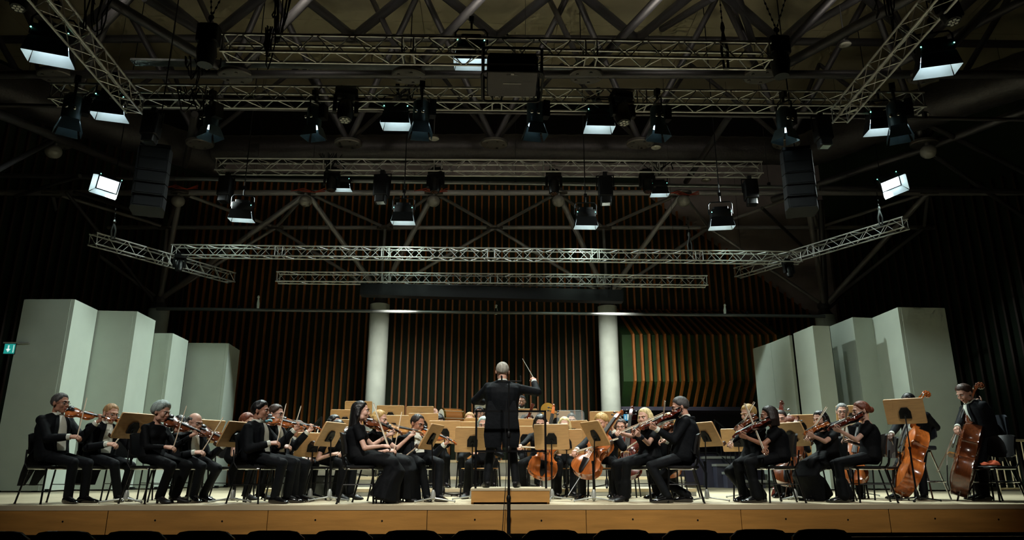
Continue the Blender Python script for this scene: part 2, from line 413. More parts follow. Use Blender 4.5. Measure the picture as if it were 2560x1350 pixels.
# loge: green box with bent slats, pushing out of the back wall
YL = 22.9
xl, xr = at(1578, 900, YL)[0], at(1925, 900, YL)[0]
zt, zm, zb = at(1700, 836, YL)[2], at(1700, 953, YL)[2], at(1700, 1016, YL + .75)[2]
lg = thing('loge', 'green loge front with bent wooden slats behind the violas', 'loge', None, None, 'structure')
mb = MB()
prof = [(YB - .1, zt + 1.5), (YL + .12, zt), (YL + .12, zm), (YL + .85, zb), (YB - .1, zb)]
n = len(prof); v = [(xl - .25, y, z) for y, z in prof] + [(xr + .6, y, z) for y, z in prof]
mb.add(v, [tuple(range(n)), tuple(range(2 * n - 1, n - 1, -1))] + [(i, (i + 1) % n, n + (i + 1) % n, n + i) for i in range(n)])
ob('loge_body', mb.mesh('loge_body', m_green, 0), lg)
k = 0; x = xl + .1
while x < xr + .3:
    mb = MB(); secs = []
    for (y, z) in ((YB - .4, zt + 1.45), (YL, zt), (YL - .02, zm), (YL + .78, zb - .05)):
        secs.append([(x - .035, y - .05, z), (x + .035, y - .05, z), (x + .035, y + .14, z + .03), (x - .035, y + .14, z + .03)])
    mb.loft(secs); ob('bent_slat', mb.mesh('bent_slat', m_slat, 0), lg); x += .262
mb = MB(); mb.box(((xl + xr) / 2 + .2, YL + 1.2, zb - .1), (xr - xl + 1.2, 1.6, .12)); ob('soffit', mb.mesh('soffit', m_loge, 0), lg)
quadbox('wall_loge', [(xl - .3, YB - .35, ZH), (xr + 1, YB - .35, ZH), (xr + 1, YB - .35, zb), (xl - .3, YB - .35, zb)], m_loge, label='dark blue-grey wall under the loge behind the stairs', thick=(0, .1, 0), cat='wall')

# shell panels: hinged leaves that stand in a zigzag
def shell(name_pts, H, label, gap=0.0):
    pts = [atz(px, py, H) for px, py in name_pts]
    base = np.array([np.mean([p[0] for p in pts]), np.mean([p[1] for p in pts]), 0])
    t = thing('shell_panel', label, 'panel', m4(None, base), 'acoustic shell panels')
    for a, b in zip(pts[:-1], pts[1:]):
        d = (b - a)[:2]; L = np.linalg.norm(d); nn = np.array([-d[1], d[0]]) / L
        if nn[1] < 0: nn = -nn
        mb = MB(); q = [a[:2] + d * .004, b[:2] - d * .004, b[:2] - d * .004 + nn * .07, a[:2] + d * .004 + nn * .07]
        v = [(p[0] - base[0], p[1] - base[1], z) for z in (.03, H) for p in q]
        mb.add(v, [(0, 1, 2, 3), (7, 6, 5, 4), (0, 4, 5, 1), (1, 5, 6, 2), (2, 6, 7, 3), (3, 7, 4, 0)])
        ob('leaf', mb.mesh('leaf', m_shell, 0), t)
        for e in (.12, .88):
            c = a[:2] + d * e - base[:2] + nn * .1; mb = MB(); mb.box((c[0], c[1], .03), (.1, .1, .06)); ob('caster_foot', mb.mesh('caster_foot', m_black, 0), t)
    return t
shell([(60, 748), (179, 748), (236, 775)], 3.9, 'tallest grey folding panel at far left, beside the exit sign')
shell([(236, 776), (335, 778), (382, 802)], 3.9, 'second grey folding panel from the left, behind the grey-haired woman')
shell([(376, 833), (425, 833), (464, 852)], 3.6, 'narrow grey folding panel, third from the left')
shell([(471, 857), (565, 858), (593, 876)], 3.6, 'grey folding panel nearest the left column, beside the slats')
shell([(1882, 872), (1926, 857), (1973, 838)], 3.6, 'grey folding panel beside the green loge')
shell([(1983, 834), (2031, 814), (2073, 815)], 3.6, 'pale grey folding panel, second along from the loge')
shell([(2074, 816), (2131, 793), (2186, 795)], 3.9, 'grey folding panel behind the seated double bass player')
shell([(2187, 795), (2252, 768), (2362, 770)], 3.9, 'tallest grey folding panel at far right, behind the standing bass player')

# risers for the winds and brass
def riser(x0, x1, y0, y1, z, label):
    t = thing('riser', label, 'riser', m4(None, ((x0 + x1) / 2, (y0 + y1) / 2, 0)), 'orchestra risers')
    w, d = x1 - x0, y1 - y0; n = max(1, round(w / 2.0))
    for i in range(n):
        cx = -w / 2 + w * (i + .5) / n
        mb = MB(); mb.box((cx, 0, z - .025), (w / n - .012, d, .05)); ob('deck_board', mb.mesh('deck_board', m_floor, 0), t)
        mb = MB(); mb.box((cx, -d / 2 + .03, (z - .05) / 2), (w / n - .02, .03, z - .05)); ob('riser_front', mb.mesh('riser_front', m_riser, 0), t)
riser(-3.7, 3.5, 12.25, 13.7, .12, 'low pale riser under the woodwind players')
riser(-3.9, 3.7, 13.7, 15.0, .30, 'middle grey riser under the players behind the woodwinds')
riser(-4.0, 3.9, 15.0, 17.2, .62, 'highest grey riser under the bearded player at the back')
# ================================================================== steel roof structure and rig
sf = thing('roof_space_frame', 'dark tubular steel space frame carrying the roof', 'steel frame', None)
def node_x(px, py): return atz(px, py, ZN)
rowC = [node_x(px, 186) for px in (140, 590, 1022, 1465, 1900, 2312)]
rowM = [node_x(px, 356) for px in (145, 500, 871, 1236, 1600, 1965, 2310)]
rowA = [node_x(px, 482) for px in (130, 452, 768, 1085, 1395, 1705, 2015, 2320)]
rowB = [node_x(px, 569) for px in (150, 418, 690, 963, 1237, 1508, 1772, 2045, 2310)]
def chord(row, r, mat=None):
    row = list(row); d = row[1] - row[0]
    for a, b in zip(row[:-1], row[1:]): rod('chord_tube', a, b, r, mat or m_steel, sf, 12)
    rod('chord_tube', row[0] - d, row[0], r, mat or m_steel, sf, 12); d = row[-1] - row[-2]; rod('chord_tube', row[-1], row[-1] + d, r, mat or m_steel, sf, 12)
chord(rowC, .085); chord(rowA, .085, m_galv); chord(rowB, .07, m_galv)
plate = MB().prism([(.36 * math.cos(a), .3 * math.sin(a)) for a in np.arange(18) * 2 * math.pi / 18], -.05, .05, None, 0, .02)
for k in range(5): plate.tube((.24 * math.cos(k * 1.257), .2 * math.sin(k * 1.257), -.07), (.24 * math.cos(k * 1.257), .2 * math.sin(k * 1.257), .0), .03, n=6)
plate = plate.mesh('node_plate', M('node_grey', (96, 92, 88), .5, .5))
for row, s in ((rowC, 1.0), (rowM, .95), (rowA, .8), (rowB, .8)):
    for p in row: ob('node_plate', plate, sf, m4(np.eye(3) * s, p - np.array([0, 0, .02])))
def line(x0, y0, Y0, x1, y1, Y1, r=.08):
    rod('diagonal_tube', at(x0, y0, Y0), at(x1, y1, Y1), r, m_steel, sf, 12)
def diag(a, b, r=.075, mat=None): rod('diagonal_tube', a, b, r, mat or m_steel, sf, 12)
# nodes to column heads, as trees
for i, ct in enumerate(COLTOP):
    ct = ct + np.array([0, 0, .15]); b = [1, 3, 5, 7][i]
    diag(ct, rowB[b - 1], .055, m_galv); diag(ct, rowB[b + 1], .055, m_galv); diag(ct, rowB[b], .05, m_galv)
    a = [1, 2, 4, 6][i]
    diag(ct, rowA[a], .08, m_galv); diag(ct, rowA[a + 1], .08, m_galv)
# between rows A and B, M and A, C and M
for i, p in enumerate(rowA):
    diag(p, rowB[i], .05, m_galv); diag(p, rowB[i + 1], .05, m_galv)
for i, p in enumerate(rowM):
    up = p + np.array([0, 0, 3.4])
    diag(p, rowA[i] + np.array([0, -1.7, 3.2]), .055); diag(p, rowA[i + 1] + np.array([0, -1.7, 3.2]), .055)
    diag(p, up + np.array([1.85, -1.6, 0]), .075); diag(p, up + np.array([-1.85, -1.6, 0]), .075)
# thick tubes crossing under the roof panels at the top of the picture
UY = 16.0
for cx, cy in ((170, 98), (527, 94), (884, 92), (1241, 92), (1592, 98), (1950, 104), (2300, 110)):
    c = at(cx, cy, UY)
    for s in (-1, 1):
        e = at(cx + s * 210, -75, 11.6); diag(c, e, .11)
    ob('node_plate', plate, sf, m4(np.eye(3) * .9, c))
ch = [at(cx, cy, UY) for cx, cy in ((-180, 100), (884, 94), (1592, 99), (2700, 112))]
for a, b in zip(ch[:-1], ch[1:]): rod('chord_tube', a, b, .1, m_steel, sf, 12)
for i, p in enumerate(rowC):
    q = [140, 590, 1022, 1465, 1900, 2312][i]
    diag(p, at(q + 215, -40, 11.9), .09); diag(p, at(q - 110, -40, 15.2), .065)
# tubes seen at the sides
for L in ((270, 0, 11.5, 545, 165, 13.1, .1), (362, -5, 12.5, 490, 74, 14, .085), (-40, 270, 13.5, 360, 432, 19.2, .1), (-20, 432, 14.5, 130, 352, 16.2, .06),
          (487, 285, 15.0, 463, 415, 18.5, .08), (2290, -15, 10.5, 1966, 160, 13.1, .1), (2150, -8, 12.5, 1985, 88, 14.2, .085), (1780, -5, 13, 1655, 72, 15.5, .085),
          (1845, -10, 13, 1882, 105, 15.5, .08), (2600, -20, 12, 2185, 190, 14.5, .09), (2600, 262, 14, 2320, 368, 16.2, .1), (2310, 372, 16.2, 1930, 500, 19.3, .09),
          (2330, 385, 16.2, 2600, 570, 18.5, .06), (1822, 292, 14.8, 1715, 455, 19.2, .08), (40, 490, 19, 200, 440, 17, .05), (165, 480, 19.3, 385, 752, 22.5, .05), (185, 480, 19.3, 390, 545, 22.4, .05),
          (2300, 560, 22.4, 2065, 778, 22.5, .05), (2050, 500, 21, 2066, 780, 22.5, .09), (2560, 430, 17, 2300, 300, 15, .07), (2010, 620, 22.5, 1905, 520, 19.3, .05)):
    line(*L)
# cable tray along the front chord
tr = MB(); a = at(330, 164, 13.2); b = at(2120, 180, 13.2); tr.box((a + b) / 2, (b[0] - a[0], .22, .05)); tag(ob('cable_tray', tr.mesh('cable_tray', m_grey, 0)), 'perforated cable tray along the front steel chord', 'cable tray')

# spiral ducts
def corr_path(pts, r, name, label):
    pts = [np.array(p, float) for p in pts]; P = []; rr = []
    for a, b in zip(pts[:-1], pts[1:]):
        n = max(2, int(np.linalg.norm(b - a) / .22))
        for i in range(n):
            P.append(a + (b - a) * i / n); rr.append(r * (1.0 if len(P) % 2 else .965))
    P.append(pts[-1]); rr.append(r)
    mb = MB(); mb.path(P, rr, 24); return ob(name, mb.mesh(name, m_duct, 60), label)
ZD = 9.15
duct = thing('ventilation_duct', 'wide dark spiral duct running across behind the lamps and out to both sides', 'duct')
corr_path([atz(540, 374, ZD), atz(1250, 370, ZD), atz(1990, 378, ZD)], .40, 'duct_section', duct)
corr_path([atz(-80, 190, ZD - .6), atz(250, 305, ZD - .3), atz(545, 400, ZD - .1)], .5, 'duct_section', duct)
corr_path([atz(1975, 392, ZD - .1), atz(2250, 290, ZD - .3), atz(2640, 160, ZD - .6)], .5, 'duct_section', duct)

# opal globes below the nodes, on short stems
gl = MB(); gl.ell((0, 0, -.28), (.19, .19, .17), None, 16, 10); gl.tube((0, 0, -.14), (0, 0, .0), .05, n=8)
gl = gl.mesh('globe', m_globe, 60)
for k, p in enumerate([rowA[2], rowA[3], rowA[4], rowA[5], rowA[1], rowC[0] * 0 + rowM[0], rowM[6]]):
    o = ob('globe_lamp', gl, None, m4(None, p + np.array([0, -.1, -.02])))
    tag(o, ['unlit grey globe lamp over the left column', 'unlit grey globe lamp left of the centre, under a steel node', 'unlit grey globe lamp right of the centre, under a steel node', 'unlit grey globe lamp over the right column', 'unlit globe lamp beside the left speaker stack', 'unlit globe lamp high on the dark left side', 'unlit globe lamp high on the dark right side'][k], 'lamp', 'globe lamps')

# ------------------------------------------------------------------ box trusses
def truss(A, B, s, label, joints=0, bay=None, updir=(0, 0, 1), r=None, mat=None):
    """box truss: A and B are centre points of the two ends"""
    mat = mat or m_alu; A = np.array(A, float); B = np.array(B, float); d = unit(B - A); L = np.linalg.norm(B - A)
    up = np.array(updir, float); up = unit(up - d * (up @ d)); sd = np.cross(d, up)
    t = thing('lighting_truss', label, 'truss', m4(None, (A + B) / 2), 'aluminium lighting trusses')
    r = r or s * .074; h = s / 2
    cor = [(-1, -1), (1, -1), (1, 1), (-1, 1)]
    P = lambda c, x: A + d * x + sd * (c[0] * h) + up * (c[1] * h)
    for c in cor: rod('chord_tube', P(c, 0), P(c, L), r, mat, t, 10)
    n = max(4, int(round(L / (bay or s * 1.0)))); n += n % 2
    for f in range(4):
        c0, c1 = cor[f], cor[(f + 1) % 4]
        for i in range(n):
            x0, x1 = L * i / n, L * (i + 1) / n
            a, b = (c0, c1) if (i + f) % 2 else (c1, c0)
            rod('brace', P(a, x0 + .02), P(b, x1 - .02), r * .44, mat, t, 6)
        for x in [.03, L - .03] + [L * (j + 1) / (joints + 1) + e for j in range(joints) for e in (-.09, .09)]:
            rod('cross_bar', P(c0, x), P(c1, x), r * .6, mat, t, 6)
    return t
T1Y, T2Y, T3Y, T4Y, T5Y = 10.0, 12.2, 16.4, 17.0, 17.6
truss(at(560, 119, T1Y), at(1921, 140, T1Y), .30, 'front box truss at the top, carrying the projector', 2, .3)
truss(at(135, 237, T2Y), at(2302, 258, T2Y), .30, 'longest box truss, spanning nearly the whole picture above the lamps', 5, .3)
truss(at(543, 416, T3Y), at(1902, 424, T3Y), .30, 'middle box truss carrying the row of black moving heads', 4, .32)
truss(at(432, 628, T4Y), at(2000, 645, T4Y), .255, 'brightly lit low box truss crossing above the orchestra', 5, .27)
truss(at(693, 694, T5Y), at(1766, 704, T5Y), .245, 'lowest box truss, shorter, below the brightly lit one', 3, .26)
truss(at(230, 597, 15.8), at(580, 695, 19.6), .26, 'angled box truss hanging at left, crossing the low truss', 1, .27)
truss(at(1842, 683, 19.8), at(2266, 557, 15.8), .26, 'angled box truss hanging at right, rising past the low truss', 1, .27)
truss(at(95, -30, 8.2), at(338, 266, 11.9), .27, 'box truss slanting down from the upper left corner', 0, .29)
truss(at(2370, -30, 8.0), at(2098, 290, 11.9), .27, 'box truss slanting down from the upper right corner', 0, .29)
for _p in (at(760, 685, T5Y), at(1690, 696, T5Y)):
    rod('drop_wire', _p, (_p[0], _p[1], ZC), .005, m_blackm, bpy.data.objects['lighting_truss.004'], 6)
# pipes and battens
def batten(a, b, r, mat, label, name='pipe_batten'):
    t = thing(name, label, 'pipe', m4(None, (a + b) / 2)); rod('pipe', a, b, r, mat, t, 12)
    for u in (.12, .5, .88):
        p = a + (b - a) * u; rod('drop_wire', p, (p[0], p[1], ZC), .004, m_blackm, t, 6); mb = MB(); mb.box(p - (a + b) / 2 + np.array([0, 0, .05]), (.06, .08, .14)); ob('pipe_clamp', mb.mesh('pipe_clamp', m_black, 0), t)
batten(at(392, 772, 19.8), at(2062, 791, 19.8), .048, m_grey, 'long thin pale pipe hanging in front of the columns')
batten(at(-60, 262, 12.8), at(2620, 300, 12.8), .04, m_steel, 'thin dark pipe running just under the longest truss')
batten(at(430, 447, 17.4), at(2120, 470, 17.4), .05, m_grey, 'pale pipe running along under the middle truss')
batten(at(-40, 438, 17.4), at(440, 447, 17.4), .06, m_steel, 'dark pipe at left behind the speaker stack')
batten(at(2050, 470, 17.2), at(2640, 480, 17.2), .07, m_steel, 'dark pipe at right behind the hanging speakers')
# black masking bar under the lowest truss
a, b = at(903, 728, 17.6), at(1556, 740, 17.6)
t = thing('masking_batten', 'long black masking box hung under the lowest truss', 'batten', m4(None, (a + b) / 2))
mb = MB(); mb.box((0, 0, 0), (b[0] - a[0], .3, .30), roty(.018)); ob('housing', mb.mesh('housing', m_black, 0), t)
for u in (-.46, .46):
    mb = MB(); mb.tube((u * (b[0] - a[0]), 0, .1), (u * (b[0] - a[0]), 0, .42), .012, n=6); ob('hanger', mb.mesh('hanger', m_black), t)

# ------------------------------------------------------------------ lamps
def soft_light(power):
    """black rectangular studio lamp on a yoke, lit face down, four barn doors; -z is the beam"""
    def build():
        r = thing('studio_lamp', '', 'lamp')
        mb = MB(); mb.prism(rrect(.50, .36, .03, 2), 0, .2, None, 0, .015); mb.prism(rrect(.36, .26, .03, 2), .2, .27); ob('housing', mb.mesh('housing', m_black), r)
        mb = MB(); mb.box((0, 0, -.004), (.44, .30, .006)); ob('lens', mb.mesh('lens', m_lens, 0), r)
        for k, (nm, w, rot, off) in enumerate((('d', .50, 0, .18), ('d', .50, math.pi, .18), ('d', .36, math.pi / 2, .25), ('d', .36, -math.pi / 2, .25))):
            mb = MB(); fl = math.sin(R_(13)) * .27; dz = -math.cos(R_(13)) * .27
            e = .05 if k < 2 else .04
            vi = [(-w / 2, off, 0), (w / 2, off, 0), (w / 2 + e, off + fl, dz), (-w / 2 - e, off + fl, dz)]
            vo = [(x, y + .008, z) for x, y, z in vi]
            Rm = rotz(rot); mb.add([Rm @ np.array(p) for p in vi], [(0, 1, 2, 3)], 0); mb.add([Rm @ np.array(p) for p in vo], [(3, 2, 1, 0)], 1)
            vs = [Rm @ np.array(p) for p in vi + vo]; mb.add(vs, [(0, 4, 5, 1), (1, 5, 6, 2), (2, 6, 7, 3), (3, 7, 4, 0)], 1)
            o = ob('barn_door', mb.mesh('barn_door', [m_white, m_black], 0), r)
        mb = MB(); mb.path([(-.29, 0, .1), (-.29, 0, .36), (-.24, 0, .42), (.24, 0, .42), (.29, 0, .36), (.29, 0, .1)], .016, 8); ob('yoke', mb.mesh('yoke', m_black), r)
        mb = MB(); mb.tube((0, 0, .42), (0, 0, .62), .022, n=8); mb.box((0, 0, .62), (.08, .08, .1)); ob('clamp', mb.mesh('clamp', m_blackm), r)
        for sx in (-1, 1):
            mb = MB(); mb.ell((sx * .24, -.185, .12), .012, None, 6, 4); ob('status_light', mb.mesh('status_light', m_led), r)
        return r
    return build
def fresnel():
    r = thing('fresnel_lamp', '', 'lamp')
    mb = MB(); mb.path([(0, 0, 0), (0, 0, .05), (0, 0, .34), (0, 0, .40)], [.12, .125, .125, .08], 20); ob('housing', mb.mesh('housing', m_lampgrey), r)
    mb = MB(); mb.box((.17, 0, .26), (.1, .16, .26)); ob('driver_box', mb.mesh('driver_box', m_blackm, 0), r)
    mb = MB(); mb.tube((0, 0, -.012), (0, 0, -.002), .1, n=20); ob('lens', mb.mesh('lens', M('dim_lens', (205, 232, 240), .4, 0, 0, 1, emit=2.6)), r)
    for k in range(4):
        mb = MB(); w = .2; fl, dz = .06, -.2
        vi = [(-w / 2, .115, 0), (w / 2, .115, 0), (w / 2 + .045, .115 + fl, dz), (-w / 2 - .045, .115 + fl, dz)]
        vo = [(x, y + .006, z) for x, y, z in vi]; Rm = rotz(k * math.pi / 2)
        vs = [Rm @ np.array(p) for p in vi + vo]
        mb.add(vs, [(0, 1, 2, 3), (7, 6, 5, 4), (0, 4, 5, 1), (1, 5, 6, 2), (2, 6, 7, 3), (3, 7, 4, 0)]); ob('barn_door', mb.mesh('barn_door', m_lampgrey, 0), r)
    mb = MB(); mb.path([(0, -.16, .2), (0, -.16, .46), (0, -.11, .5), (0, .11, .5), (0, .16, .46), (0, .16, .2)], .014, 8); ob('yoke', mb.mesh('yoke', m_black), r)
    mb = MB(); mb.tube((0, 0, .5), (0, 0, .66), .022, n=8); mb.box((0, 0, .64), (.08, .1, .1)); ob('clamp', mb.mesh('clamp', m_blackm), r)
    for s in (-1, 1):
        mb = MB(); mb.ell((-.03 + .05 * s, -.15, .14), .03, None, 8, 6); ob('tilt_knob', mb.mesh('tilt_knob', m_chrome), r)
    return r
def moving_head():
    r = thing('moving_head_lamp', '', 'lamp')
    mb = MB(); mb.prism(rrect(.36, .26, .04, 3), .42, .56, None, 0, .015); ob('base', mb.mesh('base', m_black), r)
    for s in (-1, 1):
        mb = MB(); mb.prism(rrect(.12, .34, .04, 3), -.03, .03, m4(np.array([[0, 0, 1], [1, 0, 0], [0, 1, 0]], float), (s * .17, 0, .27))); ob('arm', mb.mesh('arm', m_black), r)
    mb = MB(); mb.path([(0, 0, .36), (0, 0, .3), (0, 0, .12), (0, 0, .02), (0, 0, -.02)], [.08, .12, .13, .115, .1], 18); ob('head', mb.mesh('head', m_rub), r)
    mb = MB()
    for k in range(7):
        a = k * math.pi / 3; q = .055 if k < 6 else 0
        mb.tube((q * math.cos(a), q * math.sin(a), -.03), (q * math.cos(a), q * math.sin(a), -.018), .024, n=10)
    ob('lens', mb.mesh('lens', m_chrome), r)
    mb = MB(); mb.box((0, 0, .6), (.2, .08, .09)); ob('clamp', mb.mesh('clamp', m_blackm, 0), r)
    return r
def profile_lamp():
    r = thing('profile_lamp', '', 'lamp')
    mb = MB(); mb.prism(rrect(.34, .3, .05, 3), .1, .6, None, 0, .02); ob('housing', mb.mesh('housing', m_black), r)
    mb = MB(); mb.prism(rrect(.26, .24, .05, 3), -.05, .1); ob('front_barrel', mb.mesh('front_barrel', m_rub), r)
    mb = MB(); mb.box((0, -.01, -.056), (.18, .16, .01)); ob('lens', mb.mesh('lens', m_chrome, 0), r)
    mb = MB(); mb.path([(-.2, 0, .3), (-.2, 0, .68), (.2, 0, .68), (.2, 0, .3)], .016, 8); ob('yoke', mb.mesh('yoke', m_black), r)
    mb = MB(); mb.box((0, 0, .72), (.1, .1, .1)); ob('clamp', mb.mesh('clamp', m_blackm, 0), r)
    return r
def lamp(key, builder, px, py, Y, az, tilt, label, size=1.0, light=0, roll=0.0):
    """px,py: centre of the lamp body; az turns it, tilt leans the beam off straight down"""
    T = m4(rotz(R_(az)) @ rotx(R_(tilt)) @ roty(R_(roll)) @ (np.eye(3) * size), at(px, py, Y))
    return place(key, builder, T, label, 'lamp', 'stage lamps')
# (px, py, depth, azimuth, tilt, size, roll, label): py is the middle of the lens
SOFT = [(128, 108, 9.6, 20, 6, 1.0, 0, 'lit studio lamp hanging beside the upper left slanting truss'),
        (278, 262, 12.2, 15, 6, .95, 0, 'lit studio lamp under the left end of the longest truss'),
        (992, 287, 12.4, 0, 6, .92, 0, 'lit square studio lamp left of the projector'),
        (1497, 295, 12.4, 0, 6, .92, 0, 'lit square studio lamp right of the projector'),
        (2202, 300, 12.4, -12, 6, .95, 0, 'lit studio lamp under the right end of the longest truss'),
        (2338, 142, 10.0, -18, 6, 1.0, 0, 'lit studio lamp beside the upper right slanting truss'),
        (1178, 128, 10.8, 0, 6, .95, 0, 'lit studio lamp standing behind the front truss, left of the projector'),
        (606, 527, 15.8, 8, 6, .88, 0, 'lit square studio lamp above the left end of the low truss'),
        (1009, 534, 15.8, 0, 6, .88, 0, 'lit square studio lamp low over the middle, left of the two'),
        (1464, 545, 15.8, 0, 6, .88, 0, 'lit square studio lamp low over the middle, right of the two'),
        (1802, 545, 15.2, -10, 6, .9, 0, 'lit square studio lamp above the right end of the low truss'),
        (858, 458, 17.0, 0, 6, .7, 0, 'small lit lamp behind the middle truss at left'),
        (1648, 470, 17.0, -5, 6, .75, 0, 'small lit lamp behind the middle truss at right'),
        (270, 462, 15.8, 40, -55, .95, 22, 'glaring studio lamp tilted towards the stage at far left'),
        (2226, 458, 15.8, -38, -42, .95, -25, 'glaring studio lamp tilted towards the stage at far right')]
_ls = [lamp('soft', soft_light(0), px, py, Y, az, ti, lb, sz, 0, ro) for px, py, Y, az, ti, sz, ro, lb in SOFT]
for _i in (0, 5, 7, 8, 9, 10, 13, 14):
    _c = np.array(_ls[_i].matrix_basis) @ np.array([0, 0, .6, 1]); rod('drop_pole', _c[:3], (_c[0], _c[1], ZC), .012, m_black, _ls[_i], 6)
FRES = [(175, 300, 11.9, 35, 4, 1.25, 'grey barrel lamp with closed doors at the left end of the longest truss'),
        (527, 318, 12.0, -35, 4, 1.05, 'black barrel lamp with bluish doors near the left chain hoist'),
        (785, 318, 12.0, -15, 4, 1.05, 'barrel lamp with bluish doors, second along from the left hoist'),
        (1052, 310, 11.8, 8, 4, 1.2, 'grey barrel lamp with folded doors left of the projector'),
        (1337, 312, 11.8, 10, 4, 1.2, 'grey barrel lamp with folded doors under the projector'),
        (1645, 318, 11.9, 10, 4, 1.1, 'black barrel lamp with bluish doors right of the projector'),
        (1962, 325, 11.8, 25, 4, 1.1, 'black barrel lamp with bluish doors beside the right speakers'),
        (2246, 318, 11.6, -30, 4, 1.25, 'grey barrel lamp with pale door at the right end of the longest truss')]
for px, py, Y, az, ti, sz, lb in FRES:
    lamp('fresnel', fresnel, px, py, Y, az, ti, lb, sz)
HEADS = [(862, 298, 12.0, 1.15, 'black moving head left of the lit square lamp under the longest truss'),
         (1560, 305, 12.0, 1.15, 'black moving head right of the lit square lamp under the longest truss'),
         (828, 474, 16.3, 1.0, 'small black moving head at left under the middle truss'),
         (1087, 478, 16.3, 1.05, 'black moving head above the globe lamp left of centre'),
         (1385, 482, 16.3, 1.05, 'black moving head above the globe lamp right of centre'),
         (1620, 478, 16.3, 1.0, 'small black moving head beside the lit lamp under the middle truss'),
         (2382, 52, 8.4, 1.0, 'black moving head at the upper right corner'),
         (45, 18, 8.6, .9, 'black moving head cut off by the upper left corner')]
for px, py, Y, sz, lb in HEADS: lamp('mh', moving_head, px, py, Y, random.uniform(-20, 20), -10, lb, sz)
PROF = [(560, 500, 16.2, .95, 'tall black profile lamp at the left end of the middle truss'),
        (952, 502, 16.2, 1.05, 'tall black profile lamp hanging left of centre under the middle truss'),
        (1515, 505, 16.2, 1.05, 'tall black profile lamp hanging right of centre under the middle truss'),
        (1880, 508, 16.0, .95, 'tall black profile lamp at the right end of the middle truss'),
        (2062, 362, 11.6, .85, 'black profile lamp beside the right hanging speakers'),
        (372, 352, 11.6, .85, 'black profile lamp above the left hanging speakers')]
for px, py, Y, sz, lb in PROF: lamp('prof', profile_lamp, px, py, Y, random.uniform(-12, 12), -4, lb, sz)
# two little robotic heads clamped under the angled trusses
for px, py, Y, lb in ((446, 676, 16.9, 'little black moving head where the left angled truss crosses the low truss'), (1975, 690, 17.0, 'little black moving head at the right end of the low truss')):
    lamp('mh', moving_head, px, py, Y, 15, -6, lb, .72)

# light cast by the two glaring lamps and the low row onto the low truss
for px, py, tx, ty, pw in ((1009, 540, 1010, 640, 16), (1464, 550, 1464, 650, 16), (606, 535, 560, 632, 8), (1802, 552, 1840, 645, 8)):
    spot(at(px, py, 16.35), at(tx, ty, T4Y), pw * 9, 80, (.75, 1, .85), .9, .12, 'lamp_beam')
spot(at(272, 478, 15.75), at(420, 660, 16.6), 260, 75, (.8, 1, .92), .9, .12, 'lamp_beam')
spot(at(2222, 474, 15.75), at(2120, 620, 17.2), 240, 75, (.8, 1, .92), .9, .12, 'lamp_beam')

# ------------------------------------------------------------------ hanging loudspeakers
def line_array(px, py0, n, Y, az, label, curve):
    p = at(px, py0, Y); t = thing('line_array_speaker', label, 'loudspeaker', m4(rotz(R_(az)), p))
    z = 0; a = 0; yy = 0
    for i in range(n):
        h = .225
        mb = MB(); out = [(-.29, -.05), (-.25, .2), (.25, .2), (.29, -.05), (.25, -.18), (-.25, -.18)]
        mb.prism(out, -h, 0, m4(rotx(-a), (0, yy, z))); o = ob('cabinet', mb.mesh('cabinet', m_black, 0), t)
        mb = MB(); mb.box(rotx(-a) @ np.array([0, -.185, -h / 2]) + np.array([0, yy, z]), (.44, .014, h - .04), rotx(-a)); ob('grille', mb.mesh('grille', m_rub, 0), t)
        z -= h * math.cos(a) + .012; yy += h * math.sin(a); a += curve
    mb = MB(); mb.box((0, 0, .06), (.5, .3, .06)); mb.tube((0, 0, .06), (0, 0, 5.2), .012, n=6); ob('flying_frame', mb.mesh('flying_frame', m_blackm, 0), t)
    return t
line_array(390, 378, 5, 12.2, 18, 'black hanging stack of loudspeakers at left', .05)
line_array(1988, 385, 5, 12.2, -14, 'black hanging stack of loudspeakers at right', .05)

# ------------------------------------------------------------------ projector in its cage
pc = at(1280, 190, 9.8)
t = thing('projector', 'big black projector in a tubular cage on the front truss', 'projector', m4(rotx(R_(-8)), pc))
mb = MB(); mb.prism(rrect(.78, .62, .05, 3), -.16, .16, None, 0, .02); ob('housing', mb.mesh('housing', M('projector_grey', (42, 38, 40), .6), 40), t)
mb = MB(); mb.box((0, -.33, .04), (.7, .05, .2)); ob('vent_panel', mb.mesh('vent_panel', m_black, 0), t)
mb = MB(); mb.box((0, -.02, -.163), (.28, .018, .006)); mb.box((.0, -.24, -.163), (.05, .045, .006)); mb.box((0, -.22, -.163), (.18, .006, .006)); ob('printed_mark', mb.mesh('printed_mark', m_print, 0), t)
for zz in (-.21, .24):
    mb = MB(); q = rrect(.92, .72, .08, 4); mb.path([(a, b, zz) for a, b in q] + [(q[0][0], q[0][1], zz)], .018, 8); ob('cage_ring', mb.mesh('cage_ring', m_black), t)
for sx in (-1, 1):
    for sy in (-1, 1):
        mb = MB(); mb.tube((sx * .44, sy * .34, -.21), (sx * .44, sy * .34, .24), .018); ob('cage_post', mb.mesh('cage_post', m_black), t)
for sx in (-.2, .2):
    mb = MB(); mb.tube((sx, .1, .2), (sx, .1, .46), .022); ob('hook_clamp', mb.mesh('hook_clamp', m_chrome), t)

